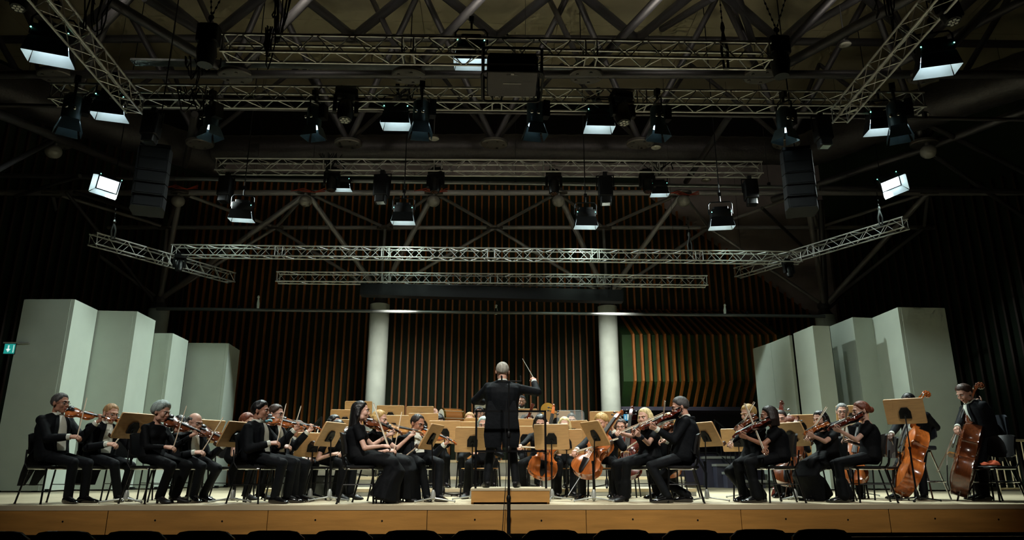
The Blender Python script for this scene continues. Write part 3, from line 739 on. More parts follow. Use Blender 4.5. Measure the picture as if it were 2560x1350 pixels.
# ------------------------------------------------------------------ chain hoists, chains, slings, cable coils
def hoist(px, py, Y, label, apex):
    p = at(px, py, Y); t = thing('chain_hoist', label, 'hoist', m4(None, p))
    mb = MB(); mb.prism(rrect(.34, .26, .06, 3), -.16, .16, None, 0, .02); ob('motor', mb.mesh('motor', m_black), t)
    mb = MB(); mb.path([(0, 0, -.1), (0, 0, -.3), (0, 0, -.55)], [.13, .16, .12], 12); ob('chain_bag', mb.mesh('chain_bag', m_rub), t)
    mb = MB(); mb.tube((0, 0, .16), (0, 0, .3), .02); mb.ell((0, 0, .33), (.05, .02, .06), None, 10, 6); ob('hook', mb.mesh('hook', m_blackm), t)
    for dx in apex:
        a = np.array([0, 0, .34]); b = np.array([dx, .1, 2.2]); n = int(np.linalg.norm(b - a) / .055); mb = MB()
        for i in range(n):
            c = a + (b - a) * (i + .5) / n; F = frame(b - a) @ rotz(i % 2 * math.pi / 2); mb.ell(c, (.018, .007, .034), F, 6, 4)
        o = ob('chain', mb.mesh('chain', m_blackm), t)
    return t
hoist(522, 88, 10.2, 'black chain hoist at the left end of the front truss', (-.25, .55))
hoist(1946, 118, 10.2, 'black chain hoist at the right end of the front truss', (-.45, .7))
def sling(px, pt, pb, Y, label, col=None, w=.05):
    a, b = at(px[0], pt, Y), at(px[1], pb, Y); t = thing('truss_sling', label, 'sling', m4(None, b)); a = a - b
    n = max(4, int(np.linalg.norm(a) * .45 / .055)); mb = MB()
    for i in range(n):
        c = a * (1 - .45 * (i + .5) / n); mb.ell(c, (.016, .007, .034), frame(a) @ rotz(i % 2 * math.pi / 2), 6, 4)
    ob('chain', mb.mesh('chain', m_blackm), t)
    mb = MB(); mb.path([a * .55, a * .48, a * .42], [.02, .04, .02], 8); ob('hook', mb.mesh('hook', col or m_blackm), t)
    mb = MB(); mb.path([a * .42, a * .2 + np.array([-w, 0, 0]), np.array([-w * .6, 0, -.05]), np.array([w * .6, 0, -.05]), a * .2 + np.array([w, 0, 0]), a * .42], .022, 8); ob('strap', mb.mesh('strap', col or m_cable), t)
sling((1797, 1815), -30, 165, 9.9, 'black sling and chain holding the front truss at right')
sling((290, 283), 515, 592, 15.9, 'sling holding up the left angled truss', m_grey)
sling((2192, 2202), 480, 560, 16.0, 'sling holding up the right angled truss', m_grey)
sling((1719, 1726), 540, 632, 17.0, 'thin sling holding the low truss at right', m_grey)
sling((648, 645), 712, 772, 19.8, 'little white tie above the thin pipe at left', m_white, .02)
sling((1812, 1812), 740, 785, 19.8, 'little white tie above the thin pipe at right', m_white, .02)
sling((1241, 1240), 745, 782, 19.8, 'little white tie above the thin pipe in the middle', m_white, .02)
def cables(px, py, Y, w, h, n, label, seed=0):
    rng = random.Random(seed); p = at(px, py, Y); t = thing('cable_bundle', label, 'cables', m4(None, p))
    for k in range(n):
        x0 = rng.uniform(-w, w); pts = []
        x1 = rng.uniform(-w, w); sag = rng.uniform(.3, 1.0) * h
        for i in range(9):
            u = i / 8; pts.append((x0 + (x1 - x0) * u + rng.uniform(-.02, .02), rng.uniform(-.05, .05), h * .5 - sag * math.sin(u * math.pi) + rng.uniform(-.02, .02)))
        mb = MB(); mb.path(pts, .011, 6); ob('cable', mb.mesh('cable', m_cable), t)
cables(700, 60, 10.0, .12, 1.0, 7, 'thick black cable bundle falling onto the front truss at left', 1)
cables(672, 120, 9.85, .1, .7, 6, 'black cables hanging over the front truss beside the left bundle', 9)
cables(505, 185, 12.0, .35, .7, 9, 'tangle of black cables under the left chain hoist', 2)
cables(825, 408, 16.3, .3, .5, 8, 'coil of black cables on the middle truss at left', 3)
cables(495, 250, 12.0, .5, .5, 6, 'loose black cables draped on the longest truss at left', 4)
cables(1010, 235, 12.1, .4, .35, 4, 'black cables looped on the longest truss left of the projector', 5)
cables(1650, 420, 16.3, .5, .35, 5, 'black cables looped on the middle truss at right', 6)
cables(240, 30, 9.2, .25, 1.2, 5, 'black cables hanging beside the upper left slanting truss', 7)
cables(2225, 60, 9.4, .2, 1.2, 4, 'black cables hanging beside the upper right slanting truss', 8)
for k, (px, py) in enumerate(((768, 478), (1075, 478), (1705, 485), (450, 470))):
    p = at(px, py, 19.1); mb = MB()
    for j in range(3): mb.path([p + np.array([-.45 + .1 * j, 0, .02 * j]), p + np.array([-.1, -.05, .07 - .05 * j]), p + np.array([.2, 0, -.03]), p + np.array([.5, 0, .05 * j])], .012, 6)
    tag(ob('orange_cable', mb.mesh('orange_cable', m_orangecable)), ['orange cable wound round the steel node above the left column', 'orange cable wound round the steel node left of centre', 'orange cable wound round the steel node above the right column', 'orange cable beside the left speaker stack'][k], 'cable', 'orange cables')
# dish lamps hung from tripod struts among the steel
for k, (px, py, Y) in enumerate(((2112, 108, 12.5), (1085, 343, 15.5), (1640, 365, 15.5), (2308, 285, 13.5), (1765, 447, 17.5))):
    t = thing('dish_lamp', ['small unlit dish lamp among the tubes at upper right', 'small unlit dish lamp below the longest truss, left of centre', 'small unlit dish lamp below the longest truss, right of centre', 'small pale dish lamp near the right end of the longest truss', 'small unlit dish lamp over the right end of the middle truss'][k], 'lamp', m4(None, at(px, py, Y)))
    mb = MB(); mb.path([(0, 0, .06), (0, 0, .02), (0, 0, -.04)], [.03, .09, .13], 16); ob('shade', mb.mesh('shade', m_steel), t)
    mb = MB(); mb.ell((0, 0, -.04), (.12, .12, .03), None, 14, 6); ob('diffuser', mb.mesh('diffuser', m_globe), t)
    mb = MB(); mb.tube((0, 0, .05), (0, 0, .9), .012, n=6); ob('stem', mb.mesh('stem', m_steel), t)
# ================================================================== instruments and furniture
OUTL = [(0, .10), (.012, .34), (.04, .62), (.09, .86), (.16, .98), (.23, 1.0), (.30, .94), (.345, .86), (.372, .88), (.39, .74), (.43, .61), (.50, .545), (.57, .575), (.615, .66), (.635, .78), (.66, .74), (.72, .79), (.79, .81), (.86, .75), (.92, .60), (.96, .42), (.985, .25), (1.0, .1)]
OUTB = OUTL[:16] + [(.68, .76), (.74, .74), (.80, .66), (.86, .54), (.92, .40), (.96, .28), (.985, .19), (1.0, .1)]
DIM = {'violin': (.356, .104, .032, .135, .27, .06), 'viola': (.41, .121, .038, .15, .30, .066), 'cello': (.755, .22, .118, .29, .58, .15), 'bass': (1.10, .335, .20, .43, .85, .22)}
def strings_instrument(kind, var, cloth=False):
    L, W, rib, NL, FB, SCR = DIM[kind]; mv = m_var[var]; big = kind in ('cello', 'bass')
    def build():
        r = thing(kind if kind != 'bass' else 'double_bass', '', kind)
        h = rib / 2; arch = W * .16
        mb = MB(); secs = []
        for t, w in (OUTB if kind == 'bass' else OUTL):
            w = w * W; x = t * L; e = math.sin(min(1, max(0, min(t, 1 - t) * 5)) * math.pi / 2)
            ring = []
            for u in (1.0, .99, .75, .4, 0, -.4, -.75, -.99, -1.0): ring.append((x, u * w, h + (arch * e * (1 - u * u) if abs(u) < .985 else 0) - (.0 if abs(u) < 1 else .05 * rib)))
            for u in (-1.0, -.94, -.93, -.99): pass
            ring += [(x, -.955 * w, h * .8), (x, -.955 * w, -h * .8)]
            for u in (-1.0, -.75, -.4, 0, .4, .75, 1.0): ring.append((x, u * w, -h - (arch * .7 * e * (1 - u * u))))
            ring += [(x, .955 * w, -h * .8), (x, .955 * w, h * .8)]
            secs.append(ring)
        mb.loft(secs); body = ob('body', mb.mesh('body', mv, 50), r)
        zt = h + arch
        for s in (-1, 1):       # f-holes
            mb = MB(); pts = []
            for i in range(9):
                a = i / 8; pts.append((L * (.40 + .2 * a), s * W * (.42 - .16 * a + .05 * math.sin(a * 2 * math.pi)), h + arch * (.80 + .1 * a)))
            mb.path(pts, [W * .035] + [W * .022] * 7 + [W * .035], 6, 0, .5); ob('f_hole', mb.mesh('f_hole', m_ebony), body)
        xb = L * .49; br = W * .34
        mb = MB(); mb.add([(xb - .004 * L / .356, y, z) for y, z in ((-br * .6, zt - .1 * arch), (br * .6, zt - .1 * arch), (br * .55, zt + br * .55), (0, zt + br * .75), (-br * .55, zt + br * .55))] + [(xb + .004 * L / .356, y, z) for y, z in ((-br * .6, zt - .1 * arch), (br * .6, zt - .1 * arch), (br * .55, zt + br * .55), (0, zt + br * .75), (-br * .55, zt + br * .55))], [(4, 3, 2, 1, 0), (5, 6, 7, 8, 9)] + [(i, (i + 1) % 5, 5 + (i + 1) % 5, 5 + i) for i in range(5)])
        ob('bridge', mb.mesh('bridge', m_var['honey'], 0), r)
        zs = zt + br * .78
        mb = MB(); mb.loft([[(x, -w, z), (x, w, z), (x, w * .6, z + .01 * L), (x, -w * .6, z + .01 * L)] for x, w, z in ((.01 * L, W * .07, h + arch * .3), (.06 * L, W * .16, h + arch * .8), (.30 * L, W * .24, zt + br * .4))]); ob('tailpiece', mb.mesh('tailpiece', m_ebony), r)
        xn = L + NL
        mb = MB(); mb.loft([[(x, -w, z), (x, w, z), (x, w * .8, z + t), (x, 0, z + t * 1.25), (x, -w * .8, z + t)] for x, w, z, t in ((xn - FB, W * .2, zt + br * .30, W * .05), (xn, W * .115, h + arch * .72, W * .05))]); ob('fingerboard', mb.mesh('fingerboard', m_ebony), r)
        mb = MB(); mb.path([(L * .985, 0, h - rib * .35), (L + .02 * L, 0, h - rib * .02), (L + NL * .5, 0, h + arch * .25), (xn, 0, h + arch * .2)], [W * .2, W * .13, W * .11, W * .105], 10); ob('neck', mb.mesh('neck', mv, 50), r)
        # pegbox and scroll
        mb = MB(); w0 = W * .12; z0 = h + arch * .3
        mb.loft([[(x, -w, z - t), (x, w, z - t), (x, w, z + t), (x, -w, z + t)] for x, w, z, t in ((xn, w0, z0, w0 * .9), (xn + SCR * .55, w0 * .9, z0 - SCR * .06, w0 * .8), (xn + SCR * 1.0, w0 * .7, z0 - SCR * .22, w0 * .6))])
        cx, cz = xn + SCR * 1.12, z0 - SCR * .40; R0 = SCR * .26
        for i in range(15):
            a = R_(110 - i * 40); rr = R0 * (1 - i * .055); w = w0 * (.62 + .03 * i)
            p = np.array([cx + rr * math.cos(a), 0, cz + rr * math.sin(a)]); mb.ell(p, (SCR * .085, w, SCR * .085), None, 8, 6)
        mb.tube((cx, -w0 * .7, cz), (cx, w0 * .7, cz), R0 * .75, n=14)
        ob('scroll', mb.mesh('scroll', mv, 50), r)
        for k in range(4):
            s = 1 if k % 2 else -1; x = xn + SCR * (.15 + .2 * k); z = z0 - SCR * .03 * k
            mb = MB(); mb.tube((x, -s * w0, z), (x, s * W * .30, z), W * .028, n=6); mb.ell((x, s * W * .36, z), (W * .075, W * .085, W * .03), None, 8, 6)
            ob('peg', mb.mesh('peg', m_chrome if kind == 'bass' else m_ebony), r)
        mb = MB()
        for k in range(4):
            y = (k - 1.5); mb.path([(L * .29, y * W * .09, zt + br * .45), (xb, y * W * .11, zs), (xn, y * W * .05, h + arch * .72 + W * .08)], W * .006 + .0005, 5)
        ob('strings', mb.mesh('strings', m_string), r)
        if not big:
            mb = MB(); mb.ell((L * .10, W * .55, h + arch * 1.1), (L * .12, W * .36, .012), None, 12, 6); mb.box((L * .0, W * .4, 0), (.012, W * .3, rib)); ob('chin_rest', mb.mesh('chin_rest', m_ebony), r)
        else:
            mb = MB(); mb.tube((-.34 if kind == 'cello' else -.16, 0, 0), (.02, 0, 0), .008 if kind == 'cello' else .012, n=8); mb.tube((-.02, 0, 0), (.0, 0, 0), .02, n=8); ob('endpin', mb.mesh('endpin', m_chrome), r)
        return r
    return build
def bow_build(big=False):
    def build():
        r = thing('bow', '', 'bow'); L = .70 if big else .735
        mb = MB(); mb.path([(-.01, 0, .0), (L * .3, 0, -.004), (L * .6, 0, -.007), (L, 0, .0), (L + .006, 0, -.014)], [.0058, .0052, .0046, .0042, .0035], 6); ob('stick', mb.mesh('stick', m_bowstick), r)
        mb = MB(); mb.box((L * .5 + .01, 0, -.019), (L - .02, .012, .010)); ob('horsehair', mb.mesh('horsehair', m_bowhair, 0), r)
        mb = MB(); mb.box((.02, 0, -.012), (.05, .013, .022)); ob('frog', mb.mesh('frog', m_ebony, 0), r)
        mb = MB(); mb.tube((-.025, 0, 0), (-.008, 0, 0), .006, n=6); ob('screw_button', mb.mesh('screw_button', m_chrome), r)
        return r
    return build
# ------------------------------------------------------------------ chairs: local +x is forward
def chair_build(wood=False):
    def build():
        ms = m_seatwood if wood else m_navy if False else m_rub
        r = thing('orchestra_chair', '', 'chair')
        mb = MB(); secs = []
        out = rrect(.43, .45, .12, 5)
        mb.prism(out, .43, .462 if not wood else .445, None, 0, .008); ob('seat', mb.mesh('seat', ms), r)
        mb = MB(); secs = []
        for k in range(9):
            u = k / 8 * 2 - 1; y = u * .215; x = -.235 + .05 * u * u
            hh = .15 - .03 * abs(u) ** 4; zc = .73
            secs.append([(x - .014 - .03, y, zc + hh), (x + .014 - .03, y, zc + hh), (x + .02, y, zc - .02), (x + .01 + .02, y, zc - hh), (x - .016 + .02, y, zc - hh), (x - .008, y, zc - .02)])
        mb.loft(secs); ob('backrest', mb.mesh('backrest', ms, 50), r)
        for sy in (-1, 1):
            mb = MB(); mb.path([(-.15, sy * .2, .43), (-.2, sy * .21, .5), (-.235, sy * .19, .66)], .01, 8); ob('back_post', mb.mesh('back_post', m_blackm), r)
            mb = MB(); mb.path([(.17, sy * .19, .435), (.2, sy * .215, .0)], .0115, 8); mb.ell((.2, sy * .215, .008), (.016, .016, .01), None, 8, 4); ob('leg', mb.mesh('leg', m_blackm), r)
            mb = MB(); mb.path([(-.15, sy * .19, .435), (-.25, sy * .215, .0)], .0115, 8); mb.ell((-.25, sy * .215, .008), (.016, .016, .01), None, 8, 4); ob('leg', mb.mesh('leg', m_blackm), r)
            mb = MB(); mb.tube((.185, sy * .2, .23), (-.2, sy * .2, .23), .006, n=6); ob('stretcher', mb.mesh('stretcher', m_blackm), r)
        mb = MB(); q = rrect(.36, .40, .06, 4); mb.path([(a, b, .425) for a, b in q] + [(q[0][0], q[0][1], .425)], .011, 8); ob('seat_frame', mb.mesh('seat_frame', m_chrome if not wood else m_blackm), r)
        return r
    return build
def stool_build():
    r = thing('bass_stool', '', 'stool')
    mb = MB(); mb.prism(rrect(.40, .42, .1, 5), .70, .76, None, 0, .012); ob('seat', mb.mesh('seat', m_navy), r)
    mb = MB(); secs = []
    for k in range(7):
        u = k / 6 * 2 - 1; y = u * .2; x = -.24 + .04 * u * u; hh = .17 - .04 * abs(u) ** 4
        secs.append([(x - .02, y, 1.02 + hh), (x + .02, y, 1.02 + hh), (x + .03, y, 1.02 - hh), (x - .01, y, 1.02 - hh)])
    mb.loft(secs); ob('backrest', mb.mesh('backrest', m_navy, 50), r)
    mb = MB(); mb.path([(-.1, 0, .69), (-.24, 0, .74), (-.24, 0, .95)], .014, 8); ob('back_post', mb.mesh('back_post', m_blackm), r)
    for a in (45, 135, 225, 315):
        c, s = math.cos(R_(a)), math.sin(R_(a)); mb = MB(); mb.tube((c * .16, s * .16, .69), (c * .34, s * .34, .0), .012); ob('leg', mb.mesh('leg', m_chrome), r)
    mb = MB(); q = [(.29 * math.cos(a), .29 * math.sin(a), .25) for a in np.arange(17) * 2 * math.pi / 16]; mb.path(q, .011, 8); ob('foot_ring', mb.mesh('foot_ring', m_chrome), r)
    mb = MB(); mb.box((0, 0, .685), (.24, .24, .03)); mb.tube((.12, .12, .69), (.2, .24, .66), .01); ob('tilt_plate', mb.mesh('tilt_plate', m_black, 0), r)
    return r
def audience_build():
    r = thing('audience_chair', '', 'chair')
    mb = MB(); secs = []
    for k in range(9):
        u = k / 8 * 2 - 1; y = u * .245; x = -.2 + .03 * u * u; tp = .882 - .06 * abs(u) ** 6
        secs.append([(x - .02, y, tp), (x + .012, y, tp), (x + .03, y, .5), (x - .004, y, .5)])
    mb.loft(secs); ob('backrest', mb.mesh('backrest', M('glossy_black_plastic', (14, 14, 16), .25), 50), r)
    mb = MB(); mb.prism(rrect(.44, .46, .08, 4), .42, .46, None, 0, .01); ob('seat', mb.mesh('seat', m_rub), r)
    for sx in (-1, 1):
        for sy in (-1, 1):
            mb = MB(); mb.tube((sx * .17, sy * .2, .43), (sx * .22, sy * .22, 0), .012); ob('leg', mb.mesh('leg', m_chrome), r)
    return r
# ------------------------------------------------------------------ music stands
_SM = {}
def stand(px, py, Y, az, label, recl=24, z0=0.0, w=.50, h=.36, spread=.30, white=True):
    """desk centre at the pixel; az = direction its reading face looks to (towards the player)"""
    if not _SM:
        mb = MB(); mb.prism(rrect(1, .72, .04, 4), -.011, .011, None, 0, .003); _SM['desk'] = mb.mesh('desk', m_desk)
        mb = MB(); mb.prism(rrect(1.0, .05, .01, 2), -.0, .055); _SM['ledge'] = mb.mesh('ledge', M('desk_edge_dark', (58, 38, 22), .6), 0)
        mb = MB(); mb.prism([(-.075, -.07), (.075, -.07), (.075, .03), (.04, .09), (-.04, .09), (-.075, .03)], -.032, -.0115, None, 0, .004); mb.tube((0, -.02, -.05), (0, -.02, -.02), .03); _SM['br'] = mb.mesh('bracket', m_black)
        for nm, mm in (('w', M('stand_foot_grey', (176, 180, 176), .4, .4)), ('k', m_blackm)):
            mb = MB(); mb.path([(.02, 0, .07), (.08, 0, .055), (1, 0, .018)], [.014, .012, .01], 6); mb.ell((1, 0, .017), (.03, .02, .017), None, 8, 5); _SM['leg' + nm] = mb.mesh('tripod_leg', mm)
            mb = MB(); mb.path([(0, 0, .03), (0, 0, .05), (0, 0, .12), (0, 0, .16)], [.02, .035, .03, .015], 10); _SM['hub' + nm] = mb.mesh('hub', mm)
    c = at(px, py, Y); a = R_(az); n = np.array([math.cos(a), math.sin(a), 0])
    # desk frame: x = width, y = up along the desk, z = reading face normal
    rc = R_(recl); z = n * math.cos(rc) + np.array([0, 0, math.sin(rc)]); x = np.array([-math.sin(a), math.cos(a), 0]); y = np.cross(z, x)
    D = np.stack([x, y, z], 1); base = c - z * .06; base[2] = z0
    t = thing('music_stand', label, 'music stand', m4(None, base), 'music stands'); o = c - base
    ob('desk', _SM['desk'], t, m4(D * np.array([w, w * h / .36 / .72 * .72 / .72 * .72, 1]) if False else D @ np.diag([w, h / .72, 1.0]), o))
    ob('ledge', _SM['ledge'], t, m4(D @ np.diag([w, 1.0, 1.0]), o - y * (h / 2 - .02)))
    ob('bracket', _SM['br'], t, m4(D, o - y * .03))
    top = o - y * .05 - z * .045; rod_T = base
    rod('pole', base + np.array([0, 0, .1]), base + top, .0085, m_blackm, t, 8)
    rod('pole_sleeve', base + np.array([0, 0, .1]), base + np.array([0, 0, max(.3, top[2] * .62)]), .0125, m_blackm, t, 8)
    rod('collar', base + np.array([0, 0, top[2] * .6]), base + np.array([0, 0, top[2] * .6 + .035]), .02, m_blackm, t, 8)
    k = 'w' if white else 'k'
    ob('hub', _SM['hub' + k], t)
    for i in range(3): ob('tripod_leg', _SM['leg' + k], t, m4(rotz(a + math.pi + R_(120 * i)) @ np.diag([spread, 1.0, 1.0])))
    return t
# ================================================================== people
_scr = bpy.data.scenes.new('scratch')
def remesh(mb, voxel, smooth=2):
    me = bpy.data.meshes.new('tmp'); me.from_pydata(mb.V, [], mb.F); o = bpy.data.objects.new('tmp', me); _scr.collection.objects.link(o)
    m = o.modifiers.new('r', 'REMESH'); m.mode = 'VOXEL'; m.voxel_size = voxel; m.adaptivity = 0
    if smooth:
        s = o.modifiers.new('s', 'SMOOTH'); s.factor = .5; s.iterations = smooth
    vl = _scr.view_layers[0]; vl.update(); dg = vl.depsgraph
    ev = o.evaluated_get(dg).data
    n = len(ev.vertices); V = np.empty(n * 3, np.float32); ev.vertices.foreach_get('co', V); V = V.reshape(-1, 3).astype(float)
    nl = len(ev.loops); li = np.empty(nl, np.int32); ev.loops.foreach_get('vertex_index', li)
    ls = np.empty(len(ev.polygons), np.int32); ev.polygons.foreach_get('loop_start', ls); lt = np.empty(len(ev.polygons), np.int32); ev.polygons.foreach_get('loop_total', lt)
    F = [tuple(li[a:a + b]) for a, b in zip(ls.tolist(), lt.tolist())]
    bpy.data.objects.remove(o); bpy.data.meshes.remove(me)
    return V, F
def big_mesh(name, chunks, mats):
    """chunks: list of (V, F, material index or list)"""
    V = []; F = []; I = []; o = 0
    for v, f, mi in chunks:
        V.append(np.asarray(v)); F.extend([tuple(i + o for i in q) for q in f] if o else list(f)); I.extend(mi if hasattr(mi, '__len__') else [mi] * len(f)); o += len(v)
    V = np.concatenate(V); me = bpy.data.meshes.new(name); me.from_pydata(V.tolist(), [], F)
    for m in mats: me.materials.append(m)
    me.polygons.foreach_set('material_index', I); me.polygons.foreach_set('use_smooth', [True] * len(F)); me.update(); return me
# ---- head template: +x forward, +y left, +z up, origin at the head's middle
def head_template(fem):
    mb = MB()
    mb.ell((-.016, 0, .032), (.100, .077, .090), None, 20, 14); mb.ell((.026, 0, -.03), (.064, .060 if fem else .064, .084), None, 16, 12)
    mb.ell((.052, 0, -.092), (.028, .026 if fem else .034, .024), None, 12, 8)
    for s in (-1, 1):
        mb.ell((.056, s * .040, -.022), (.032, .026, .034), None, 10, 8); mb.ell((.012, s * .05, -.07), (.035, .016, .03), None, 10, 8)
        mb.ell((-.014, s * .082, -.004), (.019, .009, .032), rotz(s * -.5), 10, 8); mb.ell((.098, s * .011, -.030), (.010, .009, .008), None, 8, 6)
        mb.capsule((.086, s * .012, .028), (.074, s * .048, .026), .010 if fem else .013, .010, 8)
    mb.path([(.084, 0, .026), (.094, 0, .0), (.108, 0, -.022), (.099, 0, -.034)], [.008, .010, .011, .007], 10)
    mb.ell((.087, 0, -.058), (.012, .023, .007), None, 10, 6); mb.ell((.086, 0, -.068), (.012, .019, .008), None, 10, 6)
    mb.capsule((-.022, 0, -.05), (-.032, 0, -.19), .048 if fem else .056, .050 if fem else .060, 14)
    V, F = remesh(mb, .0072, 1)
    lipm = [1 if (c[0] > .086 and abs(c[1]) < .021 and -.076 < c[2] < -.052) else 0 for c in (V[list(q)].mean(0) for q in F)]
    e = MB()
    for s in (-1, 1): e.ell((.0775, s * .031, .005), .0125, None, 10, 8, 2); e.ell((.0875, s * .031, .004), (.004, .0062, .0062), None, 8, 6, 3)
    b = MB()
    for s in (-1, 1): b.path([(.098, s * .013, .026), (.096, s * .030, .032), (.083, s * .050, .027)], [.004, .0048, .003], 6, 4)
    return [(V, F, lipm), (np.array(e.V), e.F, e.I), (np.array(b.V), b.F, 4)]
# ---- hands: +x to the fingertips, +z the back of the hand, thumb on +y (right hand)
def hand_template(curls, thumb):
    mb = MB(); mb.loft([[(x, a * w, b * t) for a, b in ((1, .4), (.7, 1), (-.7, 1), (-1, .4), (-1, -.5), (-.7, -1), (.7, -1), (1, -.5))] for x, w, t in ((-.03, .024, .02), (0, .027, .019), (.045, .038, .016), (.088, .040, .013))])
    for k, (y, l, r) in enumerate(((.030, (.042, .026, .021), .0088), (.010, (.047, .029, .022), .009), (-.010, (.043, .027, .021), .0086), (-.028, (.033, .021, .018), .0076))):
        p = np.array([.080, y, 0.0]); a = 0.0; rr = r
        for j in range(3):
            a += R_(curls[j] * (1 + .06 * (k - 1))); q = p + np.array([math.cos(a), (y) * 1.2 * .1, -math.sin(a)]) * l[j]; mb.capsule(p, q, rr, rr * .93, 8); p = q; rr *= .93
    p = np.array([.022, .026, -.006]); d = unit(thumb); rr = .0115
    for j, l in enumerate((.042, .031, .025)):
        q = p + d * l; mb.capsule(p, q, rr, rr * .92, 8); p = q; rr *= .92; d = unit(d + np.array([.35, -.35, -.1]))
    return remesh(mb, .0052, 1)
HEADS_T = {False: head_template(False), True: head_template(True)}
HANDS_T = {'bow': hand_template((38, 42, 30), (.75, .35, -.6)), 'neck': hand_template((55, 62, 42), (.72, .66, .15)), 'rest': hand_template((18, 26, 18), (.75, .6, -.25)), 'fist': hand_template((60, 66, 45), (.9, .25, -.45))}
def ik(a, b, l1, l2, hint):
    d = b - a; L = np.linalg.norm(d); dr = d / (L + 1e-9); L = min(L, .995 * (l1 + l2)); L = max(L, abs(l1 - l2) + .02)
    ca = (l1 * l1 + L * L - l2 * l2) / (2 * l1 * L); sa = math.sqrt(max(0, 1 - ca * ca)); h = np.array(hint, float); h = unit(h - dr * (h @ dr))
    return a + dr * l1 * ca + h * l1 * sa, a + dr * L
UP = np.array([0, 0, 1.0])
# ---- hair
def hair_mesh(style, thick, rng):
    nu, nv = 36, 22; base = np.array([.104, .083, .096]); cen = np.array([-.013, 0, .030]); v = []; mb = MB()
    for j in range(nv + 1):
        th = math.pi * j / nv
        for i in range(nu):
            ph = 2 * math.pi * i / nu; d = np.array([math.sin(th) * math.cos(ph), math.sin(th) * math.sin(ph), math.cos(th)])
            x = d[0]; az = abs(math.atan2(d[1], d[0]))
            t = az / math.pi
            front = {'bald': 2.0, 'reced': .56, 'bangs': .08}.get(style, .44)
            zl = np.interp(t, [0, .17, .30, .40, .50, .62, 1], [front, front - .03, .10, -.20, -.46, -.76, -.96])
            if style == 'bald': zl = np.interp(t, [0, .33, .40, .5, 1], [2, 2, -.05, -.25, -.7])
            m = (d[2] - zl + .06 * math.sin(ph * 9) * math.sin(ph * 4 + 1)) * 3.2
            if style == 'bald' and d[2] > .34: m = -2
            m = max(0, min(1, m)); m = m * m * (3 - 2 * m)
            nz = rng.uniform(-1, 1) * (.035 if style == 'curly' else .012) + (.03 * math.sin(ph * 7 + th * 5) * math.sin(th * 9) if style in ('curly', 'volume') else 0)
            nz += .022 * math.sin(ph * 5 + 3 * math.sin(th * 4)) * math.sin(th * 6 + ph) + .012 * math.sin(ph * 11 + th * 9)
            tt = thick * (.45 + .55 * min(1, max(0, (d[2] - zl) * 1.6)))
            k = 1 + (tt + nz) * m - .13 * (1 - m)
            if style in ('quiff',) and d[2] > .5 and x > 0: k += .07
            v.append(cen + d * base * k)
    f = []
    for j in range(nv):
        for i in range(nu):
            a = (i + 1) % nu; f.append((j * nu + i, j * nu + a, (j + 1) * nu + a, (j + 1) * nu + i))
    mb.add(v, f); return mb
def hair_long(mb, L, wide=False, back=True):
    for az in range(75 if not back else 80, 281 if not back else 281, 16):
        a = R_(az); c, s = math.cos(a), math.sin(a); p = np.array([-.012 + .088 * c, .08 * s, .03]); l = L if (100 <= az <= 260) else min(L, .17)
        q = p + np.array([-.012 if L > .2 else .004, .012 * s, -l * .5]); e = np.array([-.05 + .075 * c if L > .2 else p[0], .085 * s, .03 - l])
        mb.capsule(p, q, .027, .03, 8); mb.capsule(q, e, .03, .018, 8)
    return mb

